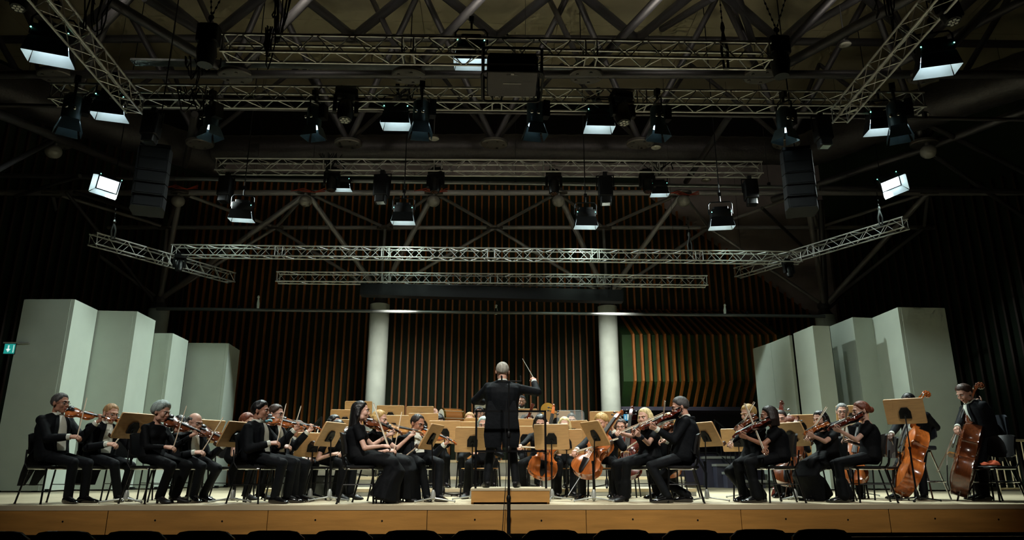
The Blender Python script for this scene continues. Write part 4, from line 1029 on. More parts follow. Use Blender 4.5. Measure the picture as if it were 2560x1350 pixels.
PEOPLE = {}
def person(key, label, head, Y, az, sex='m', k=1.0, z0=0.0, skin='a', hair=('short', 'brown', .07), hlook=None, hpitch=8, lean=.10, hx=None, dyh=0.0,
           outfit='tails', lhand=None, rhand=None, lel=None, rel=None, feet=None, stand=False, glasses=False, beard=None, voxel=.0125, shoes='patent', hiddenlegs=False, tails=False, grip=('neck', 'bow'), ldors=None, rdors=None, seat=.46, knees=.10, fpx=None, hy=1150, bulk=1.0):
    """head: pixel of the head's middle. az: heading in degrees (0 = picture right, -90 = to the camera).
    lhand / rhand: 3D hand points (palm); feet: list of two (forward, sideways) offsets."""
    fem = sex == 'f'; rng = random.Random(key)
    a = R_(az); f = np.array([math.cos(a), math.sin(a), 0]); l = np.array([-math.sin(a), math.cos(a), 0])
    C = at(head[0], head[1], Y + dyh)
    ha = R_(hlook if hlook is not None else az); RH = rotz(ha) @ roty(R_(hpitch)); hf = RH[:, 0]
    hipz = z0 + ((.93 * k) if stand else seat + .115)
    H = np.array([C[0], C[1], 0]) - f * lean; H[2] = hipz
    if hx is not None: q_ = at(hx, hy, Y); H[0] = q_[0]; H[1] = Y
    N = C + RH @ np.array([-.034, 0, -.152]) * k
    root = thing('person', label, 'person', m4(None, (H[0], H[1], z0)), 'orchestra'); O = np.array([H[0], H[1], z0])
    sp = N - H; tl = unit(sp); ld = unit(l - tl * (l @ tl)); fd = np.cross(ld, tl)
    if fd @ f < 0: fd = -fd
    SW = (.158 if fem else .190) * k
    prof = [(-.20, .10, .09), (-.12, .150, .12), (0, .182, .140), (.14, .165, .128), (.30, .144, .114), (.5, .150, .120), (.68, .160, .122), (.84, .154, .105), (.94, .105, .082), (1.02, .06, .06)] if fem else \
           [(-.20, .11, .10), (-.12, .15, .125), (0, .180, .145), (.14, .178, .150), (.30, .176, .148), (.5, .186, .150), (.70, .196, .146), (.85, .184, .122), (.95, .125, .092), (1.02, .070, .068)]
    prof = [(t_, w_ * bulk, d_ * bulk) for t_, w_, d_ in prof]
    def spine(t): return H + sp * t - fd * (.03 * math.sin(max(0, min(1, t)) * math.pi)) * (1 if not stand else .4)
    def torso(mb, off, t0=-1, t1=2, sc=1.0):
        secs = []
        for t, w, d in prof:
            if t0 <= t <= t1:
                c = spine(t); an = np.arange(20) * 2 * math.pi / 20; se = lambda q: np.sign(q) * np.abs(q) ** .85
                secs.append(c + np.outer(se(np.cos(an)) * (w * sc * k + off), ld) + np.outer(se(np.sin(an)) * (d * sc * k + off), fd))
        mb.loft(secs)
        if fem and t1 > .7:
            for s in (-1, 1): mb.ell(spine(.62) + ld * s * .07 * k + fd * .085 * k, (.062 * k + off,) * 3, None, 12, 8)
    S = {s: N + ld * (s * SW) - tl * (.075 * k) for s in (1, -1)}        # +1 left, -1 right
    la, lf = (.275 * k, .25 * k) if fem else (.295 * k, .265 * k)
    hands = {}; elb = {}; wr = {}
    dflt = {1: H + f * .30 + l * .13 + UP * .10, -1: H + f * .30 - l * .13 + UP * .10}
    for s, hp, el in ((1, lhand, lel), (-1, rhand, rel)):
        tgt = dflt[s] if hp is None else np.array(hp, float)
        hint = el if el is not None else (-UP * 1.0 + l * s * .55 - f * .15)
        fa = unit(tgt - S[s]); w_t = tgt - unit(tgt - (S[s] + unit(np.array(hint, float)) * .2)) * .075 * k
        E, W = ik(S[s], w_t, la, lf, hint); elb[s], wr[s] = E, W
        hd = unit(tgt - W) if np.linalg.norm(tgt - W) < .2 else unit(W - E)
        hd = unit(hd * .6 + unit(W - E) * .4); hands[s] = (W, hd)
    # legs
    HJ = {s: H + l * s * .092 * k for s in (1, -1)}; th, sh = .44 * k, .42 * k; KN = {}; AN = {}; TO = {}
    ft = feet or ([(.0, .10), (.0, -.10)] if stand else [(.40, .11), (.34, -.12)])
    for s, (fx, sy) in zip((1, -1), ft):
        A = O + f * fx + l * sy + UP * .085
        if fpx: q_ = fpx[0 if s == 1 else 1]; A = at(q_[0], 1240, Y + q_[1]); A[2] = z0 + .085
        KN[s], AN[s] = ik(HJ[s], A, th, sh, f * 1.0 + UP * (.9 if not stand else .0) + l * s * knees)
        TO[s] = unit(f + l * s * .18)
    sleeve = {'tails': 1, 'suit': 1, 'long': 1, 'longskirt': .34, 'short': .34, 'shortp': .34, 'sleeveless': .1}[outfit]
    skirt = outfit in ('longskirt',)
    # ---------------- body: one continuous figure
    mb = MB(); torso(mb, -.014)
    for s in (1, -1):
        mb.capsule(S[s] - ld * s * .02, S[s], .044 * k, .042 * k); ra = (.042, .036, .036, .025) if fem else (.048, .040, .040, .028)
        thin = .006 if sleeve == 1 else 0
        mb.capsule(S[s], elb[s], ra[0] * k - thin, ra[1] * k - thin); mb.capsule(elb[s], wr[s], ra[2] * k - thin, ra[3] * k - thin * .5)
        mb.capsule(HJ[s], KN[s], .078 * k, .052 * k); mb.capsule(KN[s], AN[s], .05 * k, .034 * k); mb.capsule(AN[s], AN[s] + TO[s] * .1 - UP * .04, .034 * k, .03 * k)
    mb.capsule(spine(.92), C + RH @ np.array([-.03, 0, -.07]) * k, .066 * k if not fem else .052 * k, .058 * k if not fem else .047 * k)
    bv = .0105 if (sleeve < 1 and voxel < .014) else max(.016, voxel)
    V, F = remesh(mb, bv, 2)
    bm_ = [m_skin[skin], m_lip, m_eye, m_iris, m_hair[hair[1]], m_sock if not fem else m_stock]
    ch = [(V - O, F, [5 if V[q[0]][2] < z0 + .30 else 0 for q in F])]
    HK = 1.06 * k
    for v, fq, mi in HEADS_T[fem]: ch.append((v * HK @ RH.T + C - O, fq, mi))
    for s in (1, -1):
        g = grip[0] if s == 1 else grip[1]; v, fq = HANDS_T[g]; W, hd = hands[s]
        dz = (ldors if s == 1 else rdors); dz = np.array(dz, float) if dz is not None else UP * .8 + f * .3
        z = unit(dz - hd * (dz @ hd)); y = np.cross(z, hd); v = v * np.array([1, 1 if s == -1 else -1, 1]) * k * (.93 if fem else 1.0)
        ch.append((v @ np.stack([hd, y, z], 1).T + W - O, fq, 0))
    ob('body', big_mesh('body', ch, bm_), root)
    # ---------------- clothing
    top = MB(); co = .020 if outfit in ('tails', 'suit') else .010
    torso(top, co, -.13 if not skirt else -.25, .96)
    for s in (1, -1):
        r0 = (.060 if not fem else .056) * k; r1 = (.053 if not fem else .043) * k; r2 = (.046 if not fem else .034) * k
        if outfit in ('tails', 'suit'): r0 += .010; r1 += .010; r2 += .006
        top.capsule(spine(.86) + ld * s * .08 * k, S[s] + UP * .004, r0 * .98, r0 * 1.02)
        top.capsule(spine(.99) + ld * s * .025 * k, S[s] - ld * s * .03 + UP * .012, (.052 if outfit in ('tails', 'suit') else .04) * k, r0 * .85)
        if sleeve == 1:
            top.capsule(S[s], elb[s], r0, r1); e = elb[s] + (wr[s] - elb[s]) * (.93 if outfit in ('tails', 'suit') else .9); top.capsule(elb[s], e - unit(wr[s] - elb[s]) * r2 * .8, r1, r2)
        else:
            e = S[s] + (elb[s] - S[s]) * (sleeve * 1.35); top.capsule(S[s], e, r0, r0 * 1.06)
    if outfit in ('tails', 'suit'):
        c_ = spine(.955); an = np.arange(17) * 2 * math.pi / 16; top.path([c_ + ld * math.cos(q) * .088 * k + fd * (math.sin(q) * .085 * k - .012) + tl * (.012 - .02 * math.sin(q)) for q in an], .024, 8)
    v, fq = remesh(top, voxel, 2)
    mt = m_suit if outfit in ('tails', 'suit') else m_dress
    ob({'tails': 'tailcoat', 'suit': 'jacket', 'long': 'black_top', 'longskirt': 'dress_bodice'}.get(outfit, 'black_top'), big_mesh('top', [(v - O, fq, 0)], [mt]), root)
    bot = MB()
    if not hiddenlegs or True:
        torso(bot, .006, -.25, .16)
        if skirt:
            km = (KN[1] + KN[-1]) / 2; am = (AN[1] + AN[-1]) / 2; am = am * np.array([1, 1, 0]) + UP * (z0 + .05)
            secs = []
            path = [(H - f * .02, .19, .15), (H + (km - H) * .5 + UP * .0, .20, .115), (km - f * .03 + UP * .0, .20, .11), (km + f * .05 - UP * .10, .205, .12), (km * .5 + am * .5 + f * .03, .225, .15), (am + f * .02, .25, .20)]
            for i, (c, w, d) in enumerate(path):
                dn = unit(path[min(i + 1, 5)][0] - path[max(i - 1, 0)][0]); dp = np.cross(l, dn); an = np.arange(24) * 2 * math.pi / 24
                ruf = 1 + (.05 * np.sin(an * 7 + i) if i > 3 else 0); secs.append(c + np.outer(np.cos(an) * w * k * ruf, l) + np.outer(np.sin(an) * d * k * ruf, dp))
            bot.loft(secs)
            for s in (1, -1): bot.capsule(HJ[s], KN[s], .10 * k, .085 * k); bot.capsule(KN[s], KN[s] * .55 + AN[s] * .45, .085 * k, .09 * k)
        else:
            for s in (1, -1):
                fl = (.070, .060) if not fem else (.066, .064)
                bot.capsule(HJ[s], KN[s], .093 * k, .070 * k); e = AN[s] + UP * .012; bot.capsule(KN[s] - UP * .005, e, .068 * k, fl[1] * k)
                if outfit in ('shortp',): bot.capsule(KN[s] * .4 + AN[s] * .6, AN[s] + UP * .01, .075 * k, .085 * k)
    v, fq = remesh(bot, max(.013, voxel), 2)
    ob('long_skirt' if skirt else 'trousers', big_mesh('bottom', [(v - O, fq, 0)], [m_dress if fem else m_trouser]), root)
    if outfit in ('tails', 'suit'):
        # shirt front, collar, bow tie, cuffs
        mb = MB(); secs = []; TT = [(.12, .075), (.22, .082), (.4, .080), (.55, .078), (.7, .072), (.82, .064), (.92, .056), (.975, .05)]
        ts = [q[0] for q in prof]; ws = [q[1] for q in prof]; ds = [q[2] for q in prof]
        g = []
        for t, hw in TT:
            W_, D_ = np.interp(t, ts, ws) * k + co + .006, np.interp(t, ts, ds) * k + co + .007; row = []
            for u in np.linspace(-1, 1, 9):
                x = u * hw * k; q = min(.98, abs(x) / W_); row.append(spine(t) + ld * x + fd * (D_ * (1 - q ** 2.3) ** (1 / 2.3)) - O)
            g.append(row)
        m_, n_ = len(g), 9; vs = [p for r in g for p in r]; vb = [p - fd * .03 for p in vs]
        fs = [(i * n_ + j, i * n_ + j + 1, (i + 1) * n_ + j + 1, (i + 1) * n_ + j) for i in range(m_ - 1) for j in range(n_ - 1)]
        nb = len(vs); fs += [tuple(nb + i for i in reversed(q)) for q in fs]
        edge = [j for j in range(n_)] + [i * n_ + n_ - 1 for i in range(1, m_)] + [(m_ - 1) * n_ + j for j in range(n_ - 2, -1, -1)] + [i * n_ for i in range(m_ - 2, 0, -1)]
        fs += [(edge[i], edge[(i + 1) % len(edge)], nb + edge[(i + 1) % len(edge)], nb + edge[i]) for i in range(len(edge))]
        mb.add(vs + vb, fs); sh_ = ob('shirt_front', mb.mesh('shirt_front', m_shirt, 60), root)
        mb = MB()
        for s in (1, -1):
            sec = []
            for i, r in enumerate(g):
                j0 = 0 if s < 0 else n_ - 1; p = np.array(r[j0]); sec.append([p + ld * s * (-.012) + fd * .012, p + ld * s * .038 * (.4 + .6 * math.sin(i / 7 * 3)) + fd * .004, p + ld * s * .03 - fd * .025, p - ld * s * .01 - fd * .012])
            mb.loft(sec)
        ob('lapels', mb.mesh('lapels', m_suit, 40), root)
        nk = spine(.93) - O; nd = unit(C + RH @ np.array([-.03, 0, -.08]) * k - O - nk); mb = MB(); mb.path([nk + nd * .02, nk + nd * .05, nk + nd * .07, nk + nd * .074], [.078 * k, .070 * k, .065 * k, .058 * k], 20); ob('collar', mb.mesh('collar', m_shirt), root)
        bt = nk + nd * .055 + fd * .075 * k; mb = MB()
        if outfit == 'tails':
            for s in (1, -1): mb.loft([[bt + ld * s * x + tl * z * h_ + fd * y for z, y in ((1, .004), (1, -.006), (-1, -.006), (-1, .004))] for x, h_ in ((.004, .007), (.03, .019), (.048, .021))])
            mb.ell(bt + fd * .003, (.010, .010, .010), None, 8, 6); ob('bow_tie', mb.mesh('bow_tie', m_shirt, 0), root)
        for s in (1, -1):
            d = unit(wr[s] - elb[s]); mb = MB(); mb.path([wr[s] - d * .05 - O, wr[s] - d * .012 - O, wr[s] + d * .008 - O], [.040 * k, .040 * k, .038 * k], 14); ob('cuff', mb.mesh('cuff', m_shirt), root)
        if tails:
            for s in (1, -1):
                mb = MB(); b0 = H - fd * (.10 if not stand else .185) + l * s * .08 + UP * (.12 if not stand else .16)
                pts = [(b0, .10), (H - f * .19 + l * s * .09 - UP * .02, .10), (H - f * .28 + l * s * .09 - UP * .20, .075), (H - f * (.36 if tails == 2 else .27) + l * s * .08 - UP * .36, .045)] if not stand else [(b0 + UP * .05, .10), (H - f * .20 + l * s * .10 - UP * .10, .125), (H - f * .205 + l * s * .115 - UP * .26, .125), (H - f * .19 + l * s * .115 - UP * .42, .105)]
                mb.loft([[c - O + l * w + f * .012, c - O - l * w + f * .012, c - O - l * w - f * .012, c - O + l * w - f * .012] for c, w in pts]); ob('coat_tail', mb.mesh('coat_tail', m_suit, 50), root)
    # ---------------- shoes
    for s in (1, -1):
        d = TO[s]; A = AN[s] - O; z_ = A[2]; sd = np.cross(UP, d); mb = MB(); heel = .045 if shoes == 'heel' else .0; secs = []
        lift = max(0, z_ - .085); gz = lift
        for x, w, h0, h1 in ((-.065, .028, .006, .06), (-.04, .036, .0, .085), (.02, .040, .0 if not heel else .012, .088), (.08, .046, .0, .066), (.13, .047, .0, .05), (.175, .036, .003, .038), (.20, .016, .008, .024)):
            x *= 1.14; w *= 1.1; h1 *= 1.08; c = A + d * x * k; h0 = h0 + gz + (heel if x < .05 else 0) * max(0, 1 - max(0, x) / .06); h1 = h1 + gz
            an = np.arange(12) * 2 * math.pi / 12; secs.append([np.array([c[0], c[1], (h0 + h1) / 2]) + sd * math.cos(q) * w * k + UP * (np.sign(math.sin(q)) * abs(math.sin(q)) ** .7) * (h1 - h0) / 2 for q in an])
        mb.loft(secs)
        if heel: c = A - d * .045; mb.box((c[0], c[1], gz + .025), (.022, .022, .05))
        ob('shoe', mb.mesh('shoe', m_shoe if shoes == 'patent' else m_suede, 60), root)
    # ---------------- hair, beard, glasses
    st, hc, tk = hair[:3]; Lh = hair[3] if len(hair) > 3 else 0
    hm = hair_mesh(st, tk, rng)
    if st in ('bob', 'long', 'bangs', 'bun', 'tail'):
        if Lh: hair_long(hm, Lh)
        if st == 'bun': hm.ell((-.125, 0, .0), (.042, .045, .042), None, 12, 8)
        if st == 'tail': hm.capsule((-.12, 0, .03), (-.13, 0, -.12), .035, .02)
        if st == 'bangs': hm.ell((.066, 0, .062), (.034, .062, .026), None, 12, 8)
        v, fq = remesh(hm, .0085, 2); v = np.array(v)
    else: v, fq = np.array(hm.V), hm.F
    ob('hair', big_mesh('hair', [(v * HK @ RH.T + C - O, fq, 0)], [m_hair[hc]]), root)
    if beard:
        mb = MB(); mb.ell((.040, 0, -.075), (.052, .060, .052), None, 16, 12); mb.ell((.082, 0, -.046), (.018, .026, .007), None, 10, 6); mb.capsule((.0, .066, -.01), (.02, .058, -.06), .014, .02); mb.capsule((.0, -.066, -.01), (.02, -.058, -.06), .014, .02)
        ob('beard', big_mesh('beard', [(np.array(mb.V) * HK @ RH.T + C - O, mb.F, 0)], [m_hair[beard]]), root)
    if glasses:
        mb = MB()
        for s in (1, -1):
            q = [(.104 - .0035 * abs(y) / .03 * 2, y, z) for y, z in ((s * .031 + .0205 * math.cos(b_), .004 + .0135 * math.sin(b_)) for b_ in np.arange(15) * 2 * math.pi / 14)]
            mb.path(q, .0017, 5); mb.path([(.098, s * .055, .008), (.06, s * .076, .010), (-.005, s * .081, .008)], .002, 5)
        mb.tube((.106, .009, .008), (.106, -.009, .008), .002, n=5)
        ob('glasses', big_mesh('glasses', [(np.array(mb.V) * HK @ RH.T + C - O, mb.F, 0)], [m_black]), root)
    PEOPLE[key] = dict(elb=elb, wr=wr, root=root, C=C, N=N, H=H, f=f, l=l, hands=hands, S=S, O=O, k=k, hf=hf, RH=RH, fd=fd)
    return PEOPLE[key]
def violin_pose(head, Y, az, sc, kind, k=1.0, hpitch=8, hlook=None, dyh=0, roll=.35, lean=.1):
    """where the instrument lies: under the chin, scroll towards pixel sc=(px,py,depth offset)"""
    a = R_(az); f = np.array([math.cos(a), math.sin(a), 0]); l = np.array([-math.sin(a), math.cos(a), 0])
    C = at(head[0], head[1], Y + dyh); ha = R_(hlook if hlook is not None else az); RH = rotz(ha) @ roty(R_(hpitch))
    N = C + RH @ np.array([-.034, 0, -.152]) * k
    s = at(sc[0], sc[1], Y + sc[2])
    T = N + UP * .055 + f * .075 + l * .075; d = unit(s - T)
    z = UP - l * roll; z = unit(z - d * (z @ d)); y = np.cross(z, d)
    return m4(np.stack([d, y, z], 1), T), N, f, l
def bow_T(hand, target, up):
    d = unit(target - hand); z = unit(up - d * (np.array(up) @ d)); return m4(np.stack([d, np.cross(z, d), z], 1), hand - d * .015)
def chair_under(P, label, key='chair', wood=False, dx=0.0, dl=0.0, azd=None):
    az = math.atan2(P['f'][1], P['f'][0]) if azd is None else R_(azd)
    p = P['O'] + P['f'] * (.02 + dx) + P['l'] * dl
    return place('wood_chair' if wood else 'chair', chair_build(wood), m4(rotz(az), p), label, 'chair', 'orchestra chairs')
def violinist(key, label, who, head, Y, az, sc, rh, kind='violin', var='amber', chair='black', bow=True, **kw):
    k = kw.get('k', 1.0); L, W, rib, NL, FB, SCR = DIM[kind]
    T, N, f, l = violin_pose(head, Y, az, sc, kind, k, kw.get('hpitch', 8), kw.get('hlook'), kw.get('dyh', 0), kw.pop('roll', .75 if abs(az) < 80 else .55))
    d, z = T[:3, 0], T[:3, 2]; y = T[:3, 1]
    lh = T[:3, 3] + d * (L + NL * .72) - z * .02 + y * .0
    rhp = at(rh[0], rh[1], Y + rh[2]) if rh is not None else None
    kw.setdefault('lel', -UP + l * .1 + f * .25); kw.setdefault('ldors', d * .8 + l * .5)
    kw.setdefault('rdors', UP * .7 + f * .4 - l * .4)
    P = person(key, label, head, Y, az, lhand=lh, rhand=rhp, **kw)
    place((kind, var), strings_instrument(kind, var), T, f'{ {"amber": "amber", "brown": "brown", "dark": "dark reddish", "honey": "honey coloured", "orange": "orange"}[var] } {kind} held by {who}', kind, f'{kind}s')
    if bow and rhp is not None:
        W_, hd = P['hands'][-1]; h = W_ + hd * .085 - UP * .012
        tgt = T[:3, 3] + d * (L * .60) + z * (rib / 2 + W * .16 + W * .34 * .8)
        place('bow', bow_build(), bow_T(h, tgt, z), f'violin bow in the right hand of {who}' if kind == 'violin' else f'viola bow in the right hand of {who}', 'bow', 'string bows')
    if chair: chair_under(P, f'black chair under {who}' if chair == 'black' else f'plywood chair under {who}', wood=chair == 'wood')
    return P
# ================================================================== the orchestra
V_ = violinist
# first violins and neighbours, left of the conductor
V_('p1', 'violinist in tailcoat and dark glasses sitting in profile at the far left', 'the far left violinist in dark glasses', (151, 1009), 9.75, -22, (258, 1047, .15), (190, 1093, -.22), var='amber', hair=('short', 'dkgrey', .08), glasses=True, skin='c', hpitch=2, hlook=-12, tails=2, lean=.16, knees=.0, hx=128, fpx=[(210, .12), (170, -.12)])
V_('p2', 'violinist with thin glasses sitting second from the left, head bowed to his violin', 'the second violinist from the left', (277, 1034), 10.25, -38, (336, 1060, .2), (281, 1112, -.25), var='amber', hair=('short', 'sand', .05), glasses=True, skin='a', hpitch=14, hlook=-30, tails=1, lean=.15, hx=246, fpx=[(306, .1), (294, -.12)])
V_('p3', 'woman with thick short grey hair in black pullover playing violin', 'the woman with thick grey hair', (404, 1031), 9.72, -25, (492, 1080, .1), (430, 1120, -.22), var='brown', sex='f', k=.99, hair=('volume', 'silver', .32), skin='a', hpitch=12, hlook=-15, outfit='long', shoes='heel', lean=.12, hx=380, fpx=[(438, .1), (400, -.12)])
V_('p5', 'balding violinist with glasses and white bow tie beside the grey-haired woman', 'the balding violinist', (487, 1057), 10.1, -35, (560, 1101, .1), (500, 1132, -.25), var='brown', hair=('bald', 'grey', .06), glasses=True, skin='b', hpitch=16, hlook=-25, lean=.16, k=.98, hx=470, fpx=[(508, .05), (484, -.15)])
V_('p4', 'dark-haired violinist mostly hidden behind the balding violinist', 'the violinist hidden behind the balding man', (449, 1062), 11.0, -35, (530, 1085, .2), (470, 1140, -.2), var='brown', sex='f', hair=('bangs', 'black', .1, .12), outfit='long', hpitch=14, voxel=.016)
V_('p7', 'black-haired violinist in tailcoat looking to the right with lowered bow hand', 'the black-haired violinist in tailcoat', (652, 1028), 9.7, -15, (742, 1064, .18), (690, 1109, -.2), var='amber', hair=('quiff', 'black', .10), skin='c', hpitch=2, hlook=-5, tails=1, lean=.12, hx=640, fpx=[(718, .1), (687, -.12)])
V_('p8', 'brown-haired violinist behind the black-haired one, face half hidden by a violin', 'the brown-haired violinist in thin glasses', (690, 1036), 10.15, -22, (782, 1070, .15), (719, 1118, -.2), var='amber', hair=('short', 'brown', .10), glasses=True, skin='b', hpitch=6, hlook=-15, lean=.14, hx=680, fpx=[(748, .1), (735, -.15)])
V_('p6', 'auburn-haired woman with bare arm sitting hidden behind a music desk', 'the auburn-haired woman', (618, 1056), 11.0, -20, (690, 1085, .3), (640, 1130, -.2), var='brown', sex='f', hair=('volume', 'red', .14), outfit='short', skin='b', shoes='heel', voxel=.014, lean=.14)
V_('p9', 'violinist sitting in the dark gap behind the brown-haired man', 'the violinist in the dark gap', (745, 1074), 11.2, -25, (800, 1105, .2), (775, 1150, -.2), var='orange', hair=('short', 'dkbrown', .07), skin='c', voxel=.016, lean=.16)
V_('p10', 'black-haired woman in black with bare forearm behind a tall tilted desk', 'the woman behind the tilted desk', (845, 1072), 10.9, -32, (905, 1108, .1), (843, 1135, -.28), var='dark', sex='f', hair=('long', 'black', .07, .16), outfit='short', skin='b', hpitch=18, feet=[(.40, .08), (.36, -.10)], shoes='heel', voxel=.013, k=.97, lean=.16)
V_('p11', 'dark-haired player whose head top shows behind the woman at the tilted desk', 'the player behind the tilted desk woman', (836, 1058), 11.8, -35, (900, 1080, .2), None, var='brown', sex='f', hair=('long', 'black', .08, .16), outfit='long', voxel=.018, bow=False)
V_('p12', 'concertmistress with very long black hair and short-sleeved black dress', 'the woman with very long black hair', (902, 1029), 9.62, 8, (990, 1080, .25), (972, 1117, -.05), var='brown', sex='f', hair=('long', 'black', .085, .42), outfit='longskirt', skin='b', hpitch=0, hlook=4, shoes='heel', lean=.06, k=1.02, hx=896, fpx=[(962, .1), (950, -.1)])
V_('p13', 'blond woman in black dress playing violin next to the long-haired woman', 'the blond woman violinist', (949, 1050), 10.1, -18, (1036, 1080, .15), (983, 1128, -.22), var='honey', sex='f', hair=('bob', 'blond', .07, .14), outfit='longskirt', skin='b', hpitch=8, shoes='heel', lean=.10, hx=944, fpx=[(1016, .1), (1008, -.1)])
V_('p15', 'dark-haired violinist with glasses bending over his violin left of the podium', 'the violinist bending left of the podium', (1044, 1060), 10.45, -62, (1130, 1106, -.05), (1007, 1143, -.32), var='orange', hair=('reced', 'dkbrown', .05), glasses=True, skin='c', hpitch=18, hlook=-40, lean=.16, outfit='suit', knees=.3, hx=1040, fpx=[(1095, -.35), (1066, -.35)])
_v = PEOPLE['p7']; _q = _v['C'] + _v['f'] * .10 + _v['l'] * .05 - UP * .125
mb = MB(); mb.ell((0, 0, 0), (.055, .05, .022), None, 14, 8); mb.V = [(x + .006 * math.sin(y * 160), y + .006 * math.sin(x * 150), z + .008 * math.sin(x * 90)) for x, y, z in mb.V]
tag(ob('chin_cloth', mb.mesh('chin_cloth', m_teal, 60), None, m4(None, _q)), 'folded pale teal cloth under the chin of the black-haired violinist', 'cloth')
# violas, right of the conductor
V_('p29', 'light-blond woman with short sleeves and dark wristband playing viola', 'the light-blond violist', (1612, 1044), 10.1, -148, (1592, 1078, -.45), (1533, 1077, -.35), 'viola', 'brown', sex='f', hair=('bob', 'ltblond', .08, .13), outfit='shortp', skin='b', hpitch=8, hlook=-135, shoes='heel', lean=.08, hx=1622, fpx=[(1562, -.15), (1556, .08)])
V_('p31', 'violist in tailcoat and glasses seen from behind, right of the podium', 'the violist in tailcoat seen from behind', (1700, 1018), 9.68, 165, (1600, 1076, -.3), (1652, 1104, .22), 'viola', 'dark', hair=('short', 'dkgrey', .11), glasses=True, skin='a', hpitch=14, hlook=172, tails=1, lean=.10, hx=1708, fpx=[(1668, -.12), (1718, .1)])
_v = PEOPLE['p29']; _a, _b = _v['elb'][1] - _v['O'], _v['wr'][1] - _v['O']; mb = MB(); mb.path([_a + (_b - _a) * .72, _a + (_b - _a) * .98], [.037, .033], 14); ob('wristband', mb.mesh('wristband', m_navy), _v['root'])
V_('p30', 'violist whose blond hair shows behind the tailcoated violist', 'the hidden blond violist', (1674, 1054), 11.2, -150, (1620, 1080, -.3), None, 'viola', 'brown', sex='f', hair=('bob', 'blond', .1, .12), outfit='long', voxel=.017, bow=False)
V_('p32', 'blond woman in long sleeves stretching her bow arm to the left', 'the blond violist with outstretched bow arm', (1871, 1036), 10.15, -150, (1846, 1070, -.45), (1811, 1116, -.38), 'viola', 'brown', sex='f', hair=('volume', 'blond', .13), outfit='long', skin='b', hpitch=12, hlook=-160, lean=.10, hx=1884, fpx=[(1858, -.2), (1868, .0)])
V_('p33', 'brown-haired woman in black T-shirt and trousers seen in profile with viola', 'the brown-haired violist in profile', (1922, 1040), 9.7, 172, (1832, 1093, -.28), (1908, 1126, -.32), 'viola', 'dark', sex='f', hair=('bob', 'dkbrown', .07, .15), outfit='shortp', skin='c', hpitch=6, hlook=172, shoes='patent', lean=.06, hx=1948, fpx=[(1892, -.12), (1902, .12)])
V_('p36', 'black-haired woman in long black skirt playing viola beside the tilted desk', 'the woman in the long black skirt', (2051, 1050), 10.3, -150, (2018, 1083, -.42), (2010, 1091, -.40), 'viola', 'amber', sex='f', hair=('bob', 'black', .08, .14), outfit='longskirt', skin='b', hpitch=8, hlook=-155, lean=.06, hx=2070, fpx=[(2036, -.15), (2046, .05)])
V_('p38', 'woman with auburn bun and short sleeves seen from behind with viola', 'the woman with the auburn bun', (2152, 1028), 9.7, 163, (2058, 1080, -.3), (2108, 1102, .25), 'viola', 'dark', sex='f', hair=('bun', 'red', .075), outfit='shortp', skin='b', hpitch=8, hlook=172, shoes='patent', lean=.06, hx=2174, fpx=[(2108, -.12), (2120, .12)])
# seated viola and oboe players facing the audience behind the podium
def plain(key, label, who, head, Y, az, chair='wood', **kw):
    P = person(key, label, head, Y, az, **kw)
    if chair: chair_under(P, f'{"plywood" if chair == "wood" else "black"} chair under {who}', wood=chair == 'wood')
    return P
def tube_thing(name, label, cat, pts, rs, mat, bell=None, keys=0, group=None):
    pts = [np.array(p, float) for p in pts]; b = pts[0].copy(); t = thing(name, label, cat, m4(None, b), group)
    mb = MB(); mb.path([p - b for p in pts], rs, 12); ob('tube', mb.mesh('tube', mat, 50), t)
    if bell is not None:
        e = pts[-1] - b; d = unit(pts[-1] - pts[-2]); mb = MB(); mb.path([e, e + d * bell * .5, e + d * bell], [rs[-1], rs[-1] * 1.5, bell * .6], 16); ob('bell', mb.mesh('bell', mat, 50), t)
    for i in range(keys):
        p = pts[0] + (pts[-1] - pts[0]) * (i + 1) / (keys + 1) - b; mb = MB(); mb.ell(p + np.array([0, -rs[0] * 1.1, 0]), (.012, .006, .012), None, 8, 5); ob('key', mb.mesh('key', m_chrome), t)
    return t
def flutist(key, label, who, head, Y, az, **kw):
    a = R_(az); f = np.array([math.cos(a), math.sin(a), 0]); l = np.array([-math.sin(a), math.cos(a), 0]); C = at(head[0], head[1], Y)
    m = C + f * .125 - UP * .075; e = m - l * .56 - UP * .05; s = m + l * .10
    P = plain(key, label, who, head, Y, az, lhand=m - l * .16 + f * .03 - UP * .04, rhand=m - l * .40 + f * .01 - UP * .06, grip=('bow', 'bow'), **kw)
    tube_thing('flute', f'silver flute held sideways by {who}', 'flute', [s, m, e], [.011, .011, .011], m_chrome, None, 8); return P
def reed(key, label, who, head, Y, az, kind='clarinet', **kw):
    a = R_(az); f = np.array([math.cos(a), math.sin(a), 0]); l = np.array([-math.sin(a), math.cos(a), 0]); C = at(head[0], head[1], Y)
    m = C + f * .12 - UP * .08; e = m + f * .30 - UP * .48; d = e - m
    P = plain(key, label, who, head, Y, az, lhand=m + d * .35 + l * .03, rhand=m + d * .65 - l * .03, grip=('bow', 'bow'), **kw)
    tube_thing(kind, f'black {kind} held by {who}', kind, [m, m + d * .4, e], [.009, .013, .015], m_ebony, .08, 8); return P
flutist('p18', 'fair-haired flutist with glasses behind the wide desk left of the podium', 'the flutist with glasses', (1174, 1050), 13.0, -88, z0=.12, hair=('short', 'sand', .07), glasses=True, skin='a', outfit='suit', voxel=.017)
flutist('p17', 'black-haired flutist with bangs between the desks left of the podium', 'the flutist with bangs', (1097, 1054), 13.1, -80, z0=.12, sex='f', hair=('bangs', 'black', .12, .13), skin='b', outfit='long', voxel=.017)
